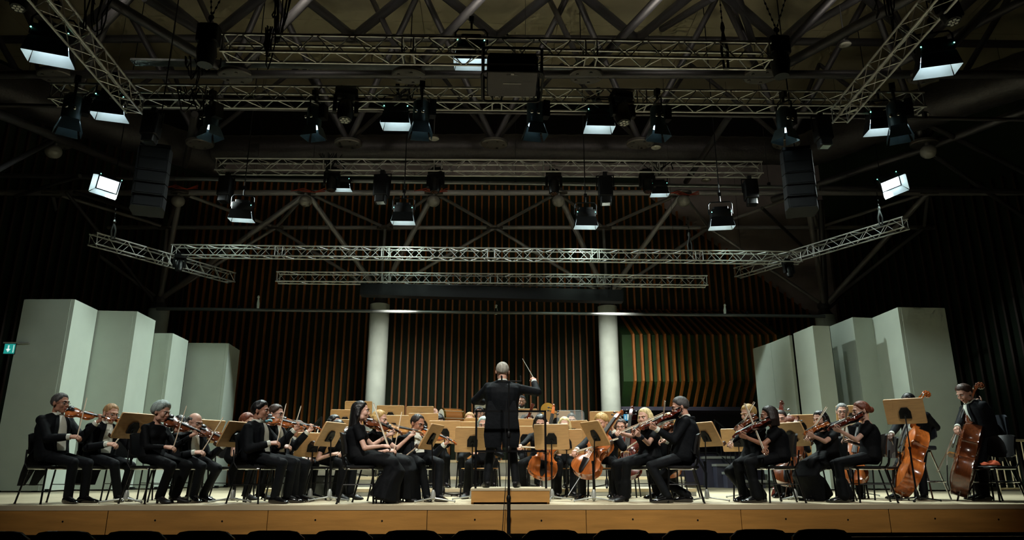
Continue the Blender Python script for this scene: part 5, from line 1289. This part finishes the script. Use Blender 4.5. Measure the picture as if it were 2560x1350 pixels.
P19 = plain('p19', 'grey-haired woman with glasses sitting behind the wide desk by the podium', 'the grey-haired woman by the podium', (1209, 1063), 11.4, -95, sex='f', hair=('bob', 'silver', .08, .14), glasses=True, skin='a', outfit='long', feet=[(.36, .10), (.34, -.22)], shoes='heel', voxel=.014, grip=('rest', 'rest'))
reed('p20', 'clarinettist partly hidden behind the conductor, left of his shoulder', 'the clarinettist behind the conductor', (1198, 1034), 14.2, -90, z0=.30, hair=('short', 'dkbrown', .07), skin='a', outfit='suit', voxel=.018)
reed('p20b', 'brown-haired oboist hidden behind the conductor', 'the oboist behind the conductor', (1221, 1044), 13.0, -92, 'oboe', z0=.12, sex='f', hair=('bob', 'brown', .08, .12), skin='a', outfit='long', voxel=.018)
reed('p14', 'young brown-haired player looking over a desk behind the blond violinist', 'the young brown-haired player', (974, 1042), 14.1, -80, z0=.30, hair=('short', 'brown', .09), skin='b', outfit='suit', voxel=.018)
plain('p16', 'bald bearded percussionist beside the drum', 'the bald percussionist', (1086, 1036), 15.6, -85, chair=None, z0=.62, hair=('bald', 'dkbrown', .03), beard='dkbrown', skin='c', outfit='suit', voxel=.018, grip=('rest', 'rest'))
plain('p22', 'bearded player with white bow tie sitting highest at the back', 'the bearded player at the back', (1304, 1004), 15.7, -90, z0=.62, hair=('short', 'dkbrown', .07), beard='dkbrown', skin='c', outfit='tails', voxel=.016, grip=('rest', 'rest'))
P23 = plain('p23', 'bassoonist with brown hair right behind the conductor', 'the bassoonist', (1322, 1054), 13.0, -88, z0=.12, hair=('short', 'brown', .09), skin='a', outfit='suit', voxel=.018, grip=('bow', 'bow'))
tube_thing('bassoon', 'dark bassoon with white-ringed top rising beside the conductor', 'bassoon', [at(1300, 1120, 12.8), at(1316, 1060, 12.75), at(1331, 1016, 12.7)], [.035, .032, .026], m_var['dark'], .05, 6)
P26 = reed('p26', 'dark-haired clarinettist behind the clear screen right of the podium', 'the clarinettist by the clear screen', (1429, 1052), 13.0, -95, z0=.12, hair=('short', 'dkbrown', .05), skin='b', outfit='suit', voxel=.017)
P25 = plain('p25', 'light-blond woman half hidden by the desk right of the podium', 'the light-blond woman behind the desk', (1411, 1063), 11.9, -95, sex='f', hair=('bob', 'ltblond', .08, .13), skin='b', outfit='long', voxel=.016, grip=('rest', 'rest'))
plain('p34', 'dark-haired bass player whose glasses show behind the brown-haired violist', 'the bass player behind the violists', (1953, 1047), 11.6, -120, chair=None, stand=False, hair=('short', 'dkbrown', .07), glasses=True, skin='b', outfit='suit', voxel=.017, seat=.5)
# ---- cellos and basses
def cellist(key, label, who, head, Y, az, bot, scr, rh, kind='cello', var='amber', nrm=None, lfrac=.5, chair='wood', **kw):
    L, W, rib, NL, FB, SCR = DIM[kind]; b = at(*bot); s = at(*scr); d = unit(s - b)
    z = np.array(nrm, float) if nrm is not None else np.array([0, -1.0, .3]); z = unit(z - d * (z @ d)); T = m4(np.stack([d, np.cross(z, d), z], 1), b)
    lh = b + d * (L + NL * lfrac) + z * .03; rhp = at(rh[0], rh[1], rh[2]) if rh is not None else None
    P = person(key, label, head, Y, az, lhand=lh, rhand=rhp, lel=kw.pop('lel', None), **kw)
    place((kind, var), strings_instrument(kind, var), T, f'{ {"amber": "amber", "brown": "brown", "dark": "dark reddish", "orange": "bright orange", "honey": "honey"}[var] } {"double bass" if kind == "bass" else "cello"} held by {who}', 'double bass' if kind == 'bass' else 'cello', 'low strings')
    if rhp is not None:
        W_, hd = P['hands'][-1]; h = W_ + hd * .085; place('big_bow', bow_build(True), bow_T(h, b + d * (L * .56) + z * (rib / 2 + W * .45), UP * .3 + z), f'dark bow in the right hand of {who}', 'bow', 'string bows')
    if chair: chair_under(P, f'{"plywood" if chair == "wood" else "black"} chair under {who}', wood=chair == 'wood')
    return P
cellist('p24', 'black-haired woman cellist looking down behind the podium rail', 'the black-haired cellist', (1351, 1058), 11.4, -95, (1352, 1196, 10.85), (1377, 1055, 11.25), (1298, 1114, 10.95), var='orange', nrm=(0, -1, .12), sex='f', hair=('bob', 'black', .1, .15), skin='b', outfit='long', hpitch=22, feet=[(.32, .24), (.32, -.26)], voxel=.014, knees=.5)
cellist('p27', 'cellist with curly fair hair and beard leaning over his cello', 'the curly-haired cellist', (1504, 1057), 10.75, -112, (1452, 1190, 10.2), (1542, 1052, 10.6), (1432, 1131, 10.35), var='amber', nrm=(-.55, -.8, .25), hair=('curly', 'blond', .16), beard='sand', skin='a', outfit='tails', hpitch=20, hlook=-130, feet=[(.36, .22), (.40, -.24)], knees=.4)
cellist('p28', 'woman cellist seated behind the light-blond violist', 'the cellist behind the light-blond violist', (1553, 1068), 11.7, -110, (1566, 1196, 11.1), (1578, 1058, 11.5), (1540, 1140, 11.2), var='dark', nrm=(-.4, -.9, .2), sex='f', hair=('bob', 'brown', .06, .05), skin='a', outfit='short', voxel=.016)
cellist('p28b', 'cellist hidden behind the tailcoated violist, only the cello showing', 'the cellist behind the tailcoated violist', (1668, 1070), 12.0, -115, (1662, 1190, 11.4), (1700, 1062, 11.8), None, var='amber', nrm=(-.5, -.85, .2), hair=('short', 'brown', .07), skin='a', outfit='suit', voxel=.018)
cellist('p35', 'auburn-haired cellist bowed low behind the tilted desk on the right', 'the auburn-haired cellist', (1977, 1062), 11.3, -125, (1968, 1212, 10.75), (1992, 1064, 11.2), None, var='brown', nrm=(-.6, -.8, .2), sex='f', hair=('volume', 'red', .1), skin='a', outfit='long', hpitch=25, voxel=.016)
cellist('p37', 'grey-haired man with glasses and white shirt front on the right with cello', 'the grey-haired man with glasses on the right', (2106, 1030), 11.3, -118, (2128, 1205, 10.8), (2156, 1000, 11.6), None, var='amber', nrm=(-.5, -.85, .2), hair=('short', 'grey', .07), glasses=True, skin='a', outfit='tails', voxel=.014, lfrac=.2)
Pb = at(1983, 1010, 12.3)
place(('bass', 'dark'), strings_instrument('bass', 'dark'), m4(np.stack([unit((.04, .12, 1)), np.cross(unit((-.6, -.8, .1)), unit((.04, .12, 1))), unit((-.6, -.8, .1))], 1), at(1960, 1010, 12.0) * np.array([1, 1, 0]) + UP * (Pb[2] - 1.78)), 'dark double bass whose scroll rises behind the brown-haired violist', 'double bass', 'low strings')
# seated bass player behind the tall desk
B39 = cellist('p39', 'double bass player on a stool, face hidden behind the tall tilted desk', 'the bass player behind the tall desk', (2272, 1006), 10.75, -150, (2258, 1230, 10.25), (2321, 992, 10.8), (2195, 1140, 10.2), 'bass', 'orange', nrm=(-.985, .12, .1), lfrac=.8, chair=None, hair=('short', 'black', .09), skin='d', outfit='tails', hpitch=12, seat=.74, feet=[(.34, .18), (.30, -.25)], lean=.06)
place('stool', stool_build, m4(rotz(R_(-150)), B39['O']), 'dark blue padded stool under the bass player behind the tall desk', 'stool', 'bass stools')
B40 = cellist('p40', 'double bass player with swept-back hair leaning on a stool at the far right', 'the far right bass player', (2411, 984), 10.35, -178, (2398, 1232, 10.05), (2459, 955, 10.45), (2374, 1112, 9.9), 'bass', 'brown', nrm=(-.88, .46, .05), lfrac=.95, chair=None, hair=('quiff', 'brown', .08), skin='a', outfit='tails', hpitch=26, hlook=-168, seat=.78, hx=2462, hy=1095, feet=[(.30, .22), (.12, -.12)], tails=1, k=1.04)
place('stool', stool_build, m4(rotz(R_(-178)), B40['O'] - B40['f'] * .03), 'dark blue padded stool under the far right bass player', 'stool', 'bass stools')

# ---- the conductor on his podium
PX0, PX1 = at(1178, 1240, 9.3)[0], at(1374, 1240, 9.3)[0]
PH = .185
t = thing('podium', 'plywood conductor podium at the front of the stage', 'podium', m4(None, ((PX0 + PX1) / 2, 9.9, 0))); w = PX1 - PX0
mb = MB(); mb.box((0, 0, PH - .012), (w + .02, 1.22, .024)); ob('deck', mb.mesh('deck', m_floor, 0), t)
for sy in (-1, 1):
    mb = MB(); mb.box((0, sy * .59, (PH - .024) / 2 + (.012 if sy < 0 else 0)), (w, .03, PH - .024 - (.024 if sy < 0 else 0))); ob('panel', mb.mesh('panel', m_podium, 0), t)
for sx in (-1, 1):
    mb = MB(); mb.box((sx * (w / 2 - .015), 0, (PH - .024) / 2), (.03, 1.15, PH - .024)); ob('panel', mb.mesh('panel', m_podium, 0), t)
rx0, rx1 = at(1190, 1126, 9.42)[0], at(1364, 1126, 9.42)[0]; zt_, zm_ = at(1277, 1028, 9.42)[2], at(1277, 1128, 9.42)[2]
t = thing('podium_rail', 'black steel safety rail behind the conductor', 'railing', m4(None, ((rx0 + rx1) / 2, 9.42, PH)))
for x in (rx0, rx1):
    mb = MB(); mb.box((x - (rx0 + rx1) / 2, 0, (zt_ - PH) / 2), (.026, .026, zt_ - PH)); ob('post', mb.mesh('post', m_blackm, 0), t)
for z in (zt_, zm_):
    mb = MB(); mb.box((0, 0, z - PH), (rx1 - rx0 + .026, .026, .024)); ob('rail', mb.mesh('rail', m_blackm, 0), t)
CY_ = 9.85
PC = person('conductor', 'conductor in black tails seen from behind, baton raised in right hand', (1256, 930), CY_, 90, 'm', 1.0, PH, 'a', ('short', 'greybrown', .05), hlook=92, hpitch=6, lean=.03, stand=True, outfit='tails', rhand=at(1337, 947, CY_ + .26), lhand=at(1216, 1010, CY_ + .42), rel=-UP * .35 + np.array([.95, -.1, 0]), lel=np.array([-1.0, -.2, -.5]), feet=[(.0, .19), (.0, -.19)], tails=1, grip=('rest', 'fist'), rdors=np.array([.4, -.8, .3]), shoes='suede', hx=1254, hy=1070, bulk=1.16)
W_, hd = PC['hands'][-1]; h = W_ + hd * .07; tip = at(1304, 893, CY_ + .26); d = unit(tip - h)
t = thing('baton', 'white conducting baton in the raised right hand', 'baton', m4(frame(d), h)); mb = MB(); mb.path([(0, 0, -.02), (0, 0, .33)], [.0055, .003], 8); ob('shaft', mb.mesh('shaft', m_shirt), t); mb = MB(); mb.ell((0, 0, -.03), (.011, .011, .022), None, 10, 8); ob('handle', mb.mesh('handle', m_var['honey']), t)
# microphone stand in front of the stage
mx = at(1272, 1150, 8.95); t = thing('microphone_stand', 'tall black microphone stand before the podium', 'microphone stand', m4(None, (mx[0], 8.95, ZH)))
zz = lambda py: at(1272, py, 8.95)[2] - ZH
mb = MB(); mb.tube((0, 0, .03), (0, 0, zz(1245)), .021, n=12); ob('lower_tube', mb.mesh('lower_tube', m_black), t)
mb = MB(); mb.tube((0, 0, zz(1250)), (0, 0, zz(1085)), .016, n=10); mb.tube((0, 0, zz(1088)), (0, 0, zz(955)), .009, n=8); ob('upper_tube', mb.mesh('upper_tube', m_black), t)
for py in (1245, 1122, 1085): mb = MB(); mb.path([(0, 0, zz(py) - .04), (0, 0, zz(py)), (0, 0, zz(py) + .03)], [.024, .03, .02], 10); ob('clutch', mb.mesh('clutch', m_rub), t)
mb = MB(); mb.tube((-.10, 0, zz(953)), (.16, 0, zz(953)), .007, n=8); ob('stereo_bar', mb.mesh('stereo_bar', m_black), t)
for x, s in ((-.09, -1), (.15, 1)):
    mb = MB(); mb.path([(x, -.02, zz(953)), (x, .0, zz(943)), (x + s * .0, .1, zz(938))], [.008, .012, .013], 8); ob('microphone', mb.mesh('microphone', m_blackm), t)
for k in range(3):
    mb = MB(); a = R_(90 + 120 * k); mb.path([(0, 0, .05), (.34 * math.cos(a), .34 * math.sin(a), .012)], .012, 8); ob('tripod_leg', mb.mesh('tripod_leg', m_black), t)
mb = MB(); mb.path([(-.03, -.02, zz(1000)), (-.045, -.03, zz(1080)), (-.03, -.03, zz(1180)), (-.055, -.03, zz(1260)), (-.08, -.03, zz(1338)), (-.1, 0, .05)], .005, 6); ob('cable', mb.mesh('cable', m_cable), t)

# ---- music stands: near ones by name, far ones in a row
ST = [(334, 1065, 9.85, 152, 'tilted plywood desk between the second violinist and the grey-haired woman', 30, 0), (590, 1086, 9.95, 156, 'tilted plywood desk behind the black-haired violinist in tailcoat', 30, 0),
      (782, 1112, 10.7, 118, 'wide low plywood desk right of the brown-haired violinist', 26, 0), (826, 1086, 10.35, 158, 'tall tilted desk hiding the black-haired woman', 30, 0), (1078, 1092, 9.85, 164, 'narrow-looking tilted desk before the bending violinist', 30, 0),
      (1181, 1099, 10.55, 96, 'wide plywood desk just left of the podium rail', 22, 0), (1379, 1092, 10.4, 78, 'wide plywood desk just right of the podium rail', 22, 0), (1488, 1084, 10.0, 22, 'edge-on tilted desk in front of the curly-haired cellist', 30, 0),
      (1764, 1086, 10.1, 24, 'tilted desk right behind the tailcoated violist', 30, 0), (1846, 1100, 11.2, 62, 'low plywood desk behind the outstretched bow arm', 24, 0), (1979, 1086, 10.3, 26, 'tilted desk right of the brown-haired violist', 30, 0),
      (2004, 1064, 11.6, 66, 'plywood desk above the auburn-haired cellist', 24, 0), (2131, 1040, 12.0, 70, 'plywood desk behind the woman with the auburn bun', 24, 0), (2262, 1028, 9.95, 52, 'tall tilted desk in front of the stool bass player', 26, 0), (516, 1078, 11.2, 140, 'plywood desk peeping out behind the balding violinist', 28, 0)]
for px, py, Y, az, lb, rc, z0 in ST: stand(px, py, Y, az, lb, rc, z0, .50, .37, .30, px < 2200)
FAR = [(896, 1027, 14.0, 92, .30), (862, 1050, 13.2, 100, .12), (868, 1076, 12.4, 104, 0), (976, 1038, 13.85, 92, .30), (983, 1066, 12.2, 92, 0), (1050, 1040, 13.9, 90, .30), (1058, 1060, 12.7, 92, .12), (1112, 1080, 12.1, 90, 0), (1166, 1082, 12.15, 92, 0), (1310, 1045, 14.4, 88, .30), (1318, 1074, 12.6, 88, .12), (1312, 1094, 11.9, 88, 0), (1392, 1052, 13.8, 86, .30), (1512, 1055, 12.6, 80, .12), (1436, 1080, 11.9, 56, 0), (1418, 1104, 11.2, 62, 0), (1200, 1072, 12.5, 92, .12)]
FL = ['far desk on the riser behind the long-haired woman', 'desk left of the long-haired woman, upper of two', 'desk left of the long-haired woman, lower of two', 'far desk in front of the young brown-haired player', 'desk behind the blond woman violinist', 'far desk beside the bald percussionist', 'desk behind the bending violinist', 'desk in front of the flutist with bangs', 'desk in front of the flutist with glasses', 'far desk below the bearded player at the back', 'desk in front of the bassoonist', 'desk between the conductor and the black-haired cellist', 'far desk right of the conductor under the brass bell', 'desk behind the curly-haired cellist', 'tilted desk before the clarinettist by the clear screen', 'low tilted desk before the light-blond woman', 'desk half hidden behind the conductor']
for (px, py, Y, az, z0), lb in zip(FAR, FL): stand(px, py, Y, az, 'plywood ' + lb, 14, z0, .52, .37, .26, False)

# ---- drum, chimes, horn, clear screens
c = at(1128, 1047, 15.4); t = thing('bass_drum', 'wooden drum with brass hoop beside the bald percussionist', 'drum', m4(rotz(R_(24)), (c[0], c[1], .62)))
zc = c[2] - .62
mb = MB(); mb.path([(-.2, 0, zc), (.2, 0, zc)], .2, 28); ob('shell', mb.mesh('shell', m_drum, 40), t)
for s in (-1, 1):
    mb = MB(); mb.path([(s * .195, 0, zc), (s * .23, 0, zc)], .213, 28); ob('hoop', mb.mesh('hoop', m_brass, 40), t)
    mb = MB(); mb.path([(s * .225, 0, zc), (s * .234, 0, zc)], .195, 28); ob('drumhead', mb.mesh('drumhead', m_skinw, 40), t)
    mb = MB(); mb.path([(s * .22, -.2, 0), (s * .14, -.1, zc * .6), (s * .2, 0, zc - .2)], .014, 6); mb.path([(s * .22, .2, 0), (s * .14, .1, zc * .6), (s * .2, 0, zc - .2)], .014, 6); ob('trestle_leg', mb.mesh('trestle_leg', m_chrome), t)
for k in range(8):
    a = k * math.pi / 4; mb = MB(); mb.tube((-.22, 0.215 * math.cos(a), zc + .215 * math.sin(a)), (.22, 0.215 * math.cos(a), zc + .215 * math.sin(a)), .007, n=6); ob('tension_rod', mb.mesh('tension_rod', m_chrome), t)
c = at(1216, 1016, 15.6); t = thing('tubular_bells', 'tubular bells with white top bar behind the conductor', 'chimes', m4(None, (c[0], c[1], .62)))
mb = MB(); mb.box((0, 0, c[2] - .62), (.5, .16, .07)); ob('top_bar', mb.mesh('top_bar', m_shirt, 0), t)
for k in range(9): mb = MB(); mb.tube((-.2 + .05 * k, 0, c[2] - .66), (-.2 + .05 * k, 0, .25), .016, n=8); ob('chime_tube', mb.mesh('chime_tube', m_chrome), t)
for s in (-1, 1): mb = MB(); mb.tube((s * .25, 0, 0), (s * .25, 0, c[2] - .62), .018, n=8); ob('frame_post', mb.mesh('frame_post', m_black), t)
c = at(1368, 1027, 14.6); t = thing('french_horn', 'brass bell of a horn held up on the back riser', 'horn', m4(None, c))
mb = MB(); mb.path([(.0, .1, -.10), (0, .03, -.02), (0, -.05, .01), (0, -.1, .015)], [.03, .05, .085, .14], 20); ob('bell', mb.mesh('bell', m_brass, 60), t)
mb = MB(); mb.path([(.14 * math.cos(q), .1, -.12 + .14 * math.sin(q)) for q in np.arange(17) * 2 * math.pi / 16], .014, 8); ob('coiled_tubing', mb.mesh('coiled_tubing', m_brass), t)
plain('p41', 'horn player hidden behind the desk right of the conductor', 'the hidden horn player', (1378, 1050), 14.7, -92, z0=.30, hair=('short', 'dkbrown', .06), skin='a', outfit='suit', voxel=.019, grip=('rest', 'bow'), rhand=at(1368, 1034, 14.72), lhand=at(1380, 1060, 14.55))
for k, (x0, x1, py0, py1, Y) in enumerate(((1392, 1462, 1026, 1090, 12.55), (1290, 1356, 1030, 1085, 13.55))):
    a, b = at(x0, py0, Y), at(x1, py1, Y); z0 = .12 if k == 0 else .12; t = thing('acoustic_screen', ['clear acrylic sound screen in front of the dark-haired clarinettist', 'clear acrylic sound screen behind the bassoonist'][k], 'screen', m4(None, ((a[0] + b[0]) / 2, Y, z0)))
    w = b[0] - a[0]; h = a[2] - z0
    mb = MB(); mb.prism(rrect(w, h - .5, .06, 4), -.004, .004, m4(np.array([[1, 0, 0], [0, 0, -1], [0, 1, 0]], float), (0, 0, .5 + (h - .5) / 2))); ob('pane', mb.mesh('pane', m_plexi, 0), t)
    q = [(p[0], 0, .5 + (h - .5) / 2 + p[1]) for p in rrect(w, h - .5, .06, 4)]; mb = MB(); mb.path(q + [q[0]], .006, 6); ob('edge_frame', mb.mesh('edge_frame', m_grey), t)
    mb = MB(); mb.tube((0, 0.02, 0), (0, .02, .7), .012, n=8); mb.box((0, .02, .01), (.3, .3, .02)); ob('stand', mb.mesh('stand', m_blackm), t)

# ---- spare chairs, cloth, rails, steps, signs
c = at(2490, 1200, 9.85); place('chair', chair_build(False), m4(rotz(R_(-172)), (c[0], 9.85, 0)), 'empty black chair with orange cloth at the far right edge', 'chair', 'orchestra chairs')
mb = MB(); rng = random.Random(5); mb.ell((0, 0, 0), (.13, .11, .05), None, 14, 8); mb.V = [(x + rng.uniform(-.012, .012), y + rng.uniform(-.012, .012), z * (1 + .5 * math.sin(x * 40)) if z > 0 else z * .2) for x, y, z in mb.V]
o = ob('dust_cloth', mb.mesh('dust_cloth', m_orange, 60), None, m4(None, (c[0] - .02, 9.87, .475))); tag(o, 'crumpled orange cloth on the empty chair at far right', 'cloth')
for k, (px, Y, az, wood) in enumerate(((1190, 12.0, -100, True), (332, 10.75, -40, False), (2205, 10.55, 170, False))):
    c = at(px, 1200, Y); place('wood_chair' if wood else 'chair', chair_build(wood), m4(rotz(R_(az)), (c[0], Y, 0)), ['empty plywood chair left of the podium', 'empty black chair behind the grey-haired woman', 'empty black chair between the auburn bun and the bass'][k], 'chair', 'orchestra chairs')
def railing(pts, h, bars, mat, label, name='railing', r=.018, base=0.0):
    pts = [np.array(p, float) for p in pts]; b = pts[0]; t = thing(name, label, 'railing', m4(None, b))
    mb = MB(); mb.path([p - b + UP * h for p in pts], r * 1.3, 8); ob('handrail', mb.mesh('handrail', mat), t)
    mb = MB(); mb.path([p - b + UP * .1 for p in pts], r * .8, 8); ob('bottom_rail', mb.mesh('bottom_rail', mat), t)
    for a, c in zip(pts[:-1], pts[1:]):
        for i in range(bars + 1):
            p = a + (c - a) * i / bars - b; mb = MB(); mb.tube(p + UP * (.1 if 0 < i < bars else 0), p + UP * h, r * (.6 if 0 < i < bars else 1), n=6); ob('baluster', mb.mesh('baluster', mat), t)
def on(px, Y, z): c = at(px, 1100, Y); return np.array([c[0], Y, z])
railing([on(648, 18.0, 0), on(742, 18.0, .0), on(800, 18.2, 0)], .95, 6, m_blackm, 'black stair railing behind the left desks')
a0 = on(690, 17.2, .9); railing([on(690, 17.2, .0), on(742, 16.4, .62)], .95, 6, m_blackm, 'sloping black handrail beside the brown-haired violinist')
a0 = on(732, 17.0, .0); railing([on(738, 17.0, .0), on(800, 16.4, .62)], .95, 6, m_blackm, 'second sloping black handrail beside the left desks')
railing([on(1790, 19.2, .78), on(1872, 17.6, .0)], .95, 7, m_blackm, 'black stair railing under the green loge')
railing([on(1560, 19.4, .78), on(1790, 19.2, .78)], .72, 9, m_blackm, 'black railing running along the landing under the loge')
railing([on(2478, 13.0, 0), on(2640, 13.6, 0)], .95, 9, m_rail, 'beige slatted railing at the far right edge')
t = thing('stage_stairs', 'grey block steps under the green loge', 'stairs', m4(None, on(1805, 18.6, 0)))
for k in range(4):
    c = on(1790 + 24 * k, 19.2 - .32 * k, 0) - on(1805, 18.6, 0); hh = .78 - .195 * k
    mb = MB(); mb.box((c[0], c[1], hh - .03), (.75, .5, .06)); ob('tread', mb.mesh('tread', m_riser, 0), t)
    mb = MB(); mb.box((c[0], c[1] + .02, (hh - .06) / 2), (.7, .42, hh - .06)); ob('step_block', mb.mesh('step_block', m_loge, 0), t)
# exit signs
def sign(px, py, Y, w, h, label, arrow, mat, az=0):
    c = at(px, py, Y); t = thing('exit_sign', label, 'sign', m4(rotz(R_(az)), c))
    mb = MB(); mb.box((0, .03, 0), (w + .03, .06, h + .03)); ob('case', mb.mesh('case', m_grey, 0), t)
    mb = MB(); mb.box((0, -.004, 0), (w, .01, h)); ob('face', mb.mesh('face', mat, 0), t)
    mb = MB()
    if arrow:
        mb.box((-.02, -.012, h * .1), (h * .13, .006, h * .5)); mb.add([(-.02 - h * .24, -.015, -h * .02), (-.02 + h * .24, -.015, -h * .02), (-.02, -.015, -h * .36), (-.02 - h * .24, -.009, -h * .02), (-.02 + h * .24, -.009, -h * .02), (-.02, -.009, -h * .36)], [(0, 1, 2), (5, 4, 3), (0, 3, 4, 1), (1, 4, 5, 2), (2, 5, 3, 0)]); mb.box((w * .40, -.012, 0), (w * .06, .006, h * .8))
    else:
        mb.box((w * .12, -.012, 0), (w * .34, .006, h * .8)); mb.box((-w * .28, -.012, -.02), (w * .14, .006, h * .5))
    ob('symbol', mb.mesh('symbol', m_signw, 0), t)
    if arrow: mb = MB(); mb.box((.12, .02, h * .62), (w * 1.05 + .3, .08, .03)); ob('bracket', mb.mesh('bracket', m_riser, 0), t)
sign(24, 872, 14.98, .21, .20, 'green lit exit sign with a down arrow at far left', True, m_sign)
sign(1568, 1042, 25.55, .25, .27, 'small blue lit exit sign under the loge', False, m_bluesign)
o = MB(); o.box((0, 0, 0), (.16, .1, .26)); c = at(1584, 1040, 25.55); tag(ob('alarm_box', o.mesh('alarm_box', m_red, 0), None, m4(None, c)), 'small dark red box beside the blue sign', 'box')
# amplifier rack and cases among the legs at left
c = at(800, 1190, 12.0); t = thing('keyboard_case', 'grey flight case with silver edges among the chair legs at left', 'case', m4(None, (c[0], 12.0, 0)))
mb = MB(); mb.box((0, 0, .17), (1.1, .4, .3)); ob('body', mb.mesh('body', m_grey, 0), t)
for s in (-1, 1): mb = MB(); mb.box((0, -.2, .17 + s * .15), (1.12, .02, .025)); ob('edge_profile', mb.mesh('edge_profile', m_chrome, 0), t)
for sx in (-1, 1): mb = MB(); mb.box((sx * .45, 0, .01), (.08, .3, .02)); ob('foot', mb.mesh('foot', m_rub, 0), t)
# ---- audience chairs along the bottom edge
xs = [(30, 6.35), (190, 6.35), (363, 6.35), (530, 6.35), (700, 6.35), (866, 6.35), (1034, 6.35), (1204, 6.35), (1376, 6.35), (1548, 6.35), (1716, 6.3), (1880, 6.35), (2030, 6.35)]
for i, (px, Y) in enumerate(xs):
    c = at(px, 1335, Y); place('aud', audience_build, m4(rotz(R_(90)), (c[0], Y + (.2 if False else 0), ZH)), f'glossy black audience chair back along the bottom edge, {ordn(i)} from the left', 'chair', 'audience chairs')
bpy.data.scenes.remove(_scr)
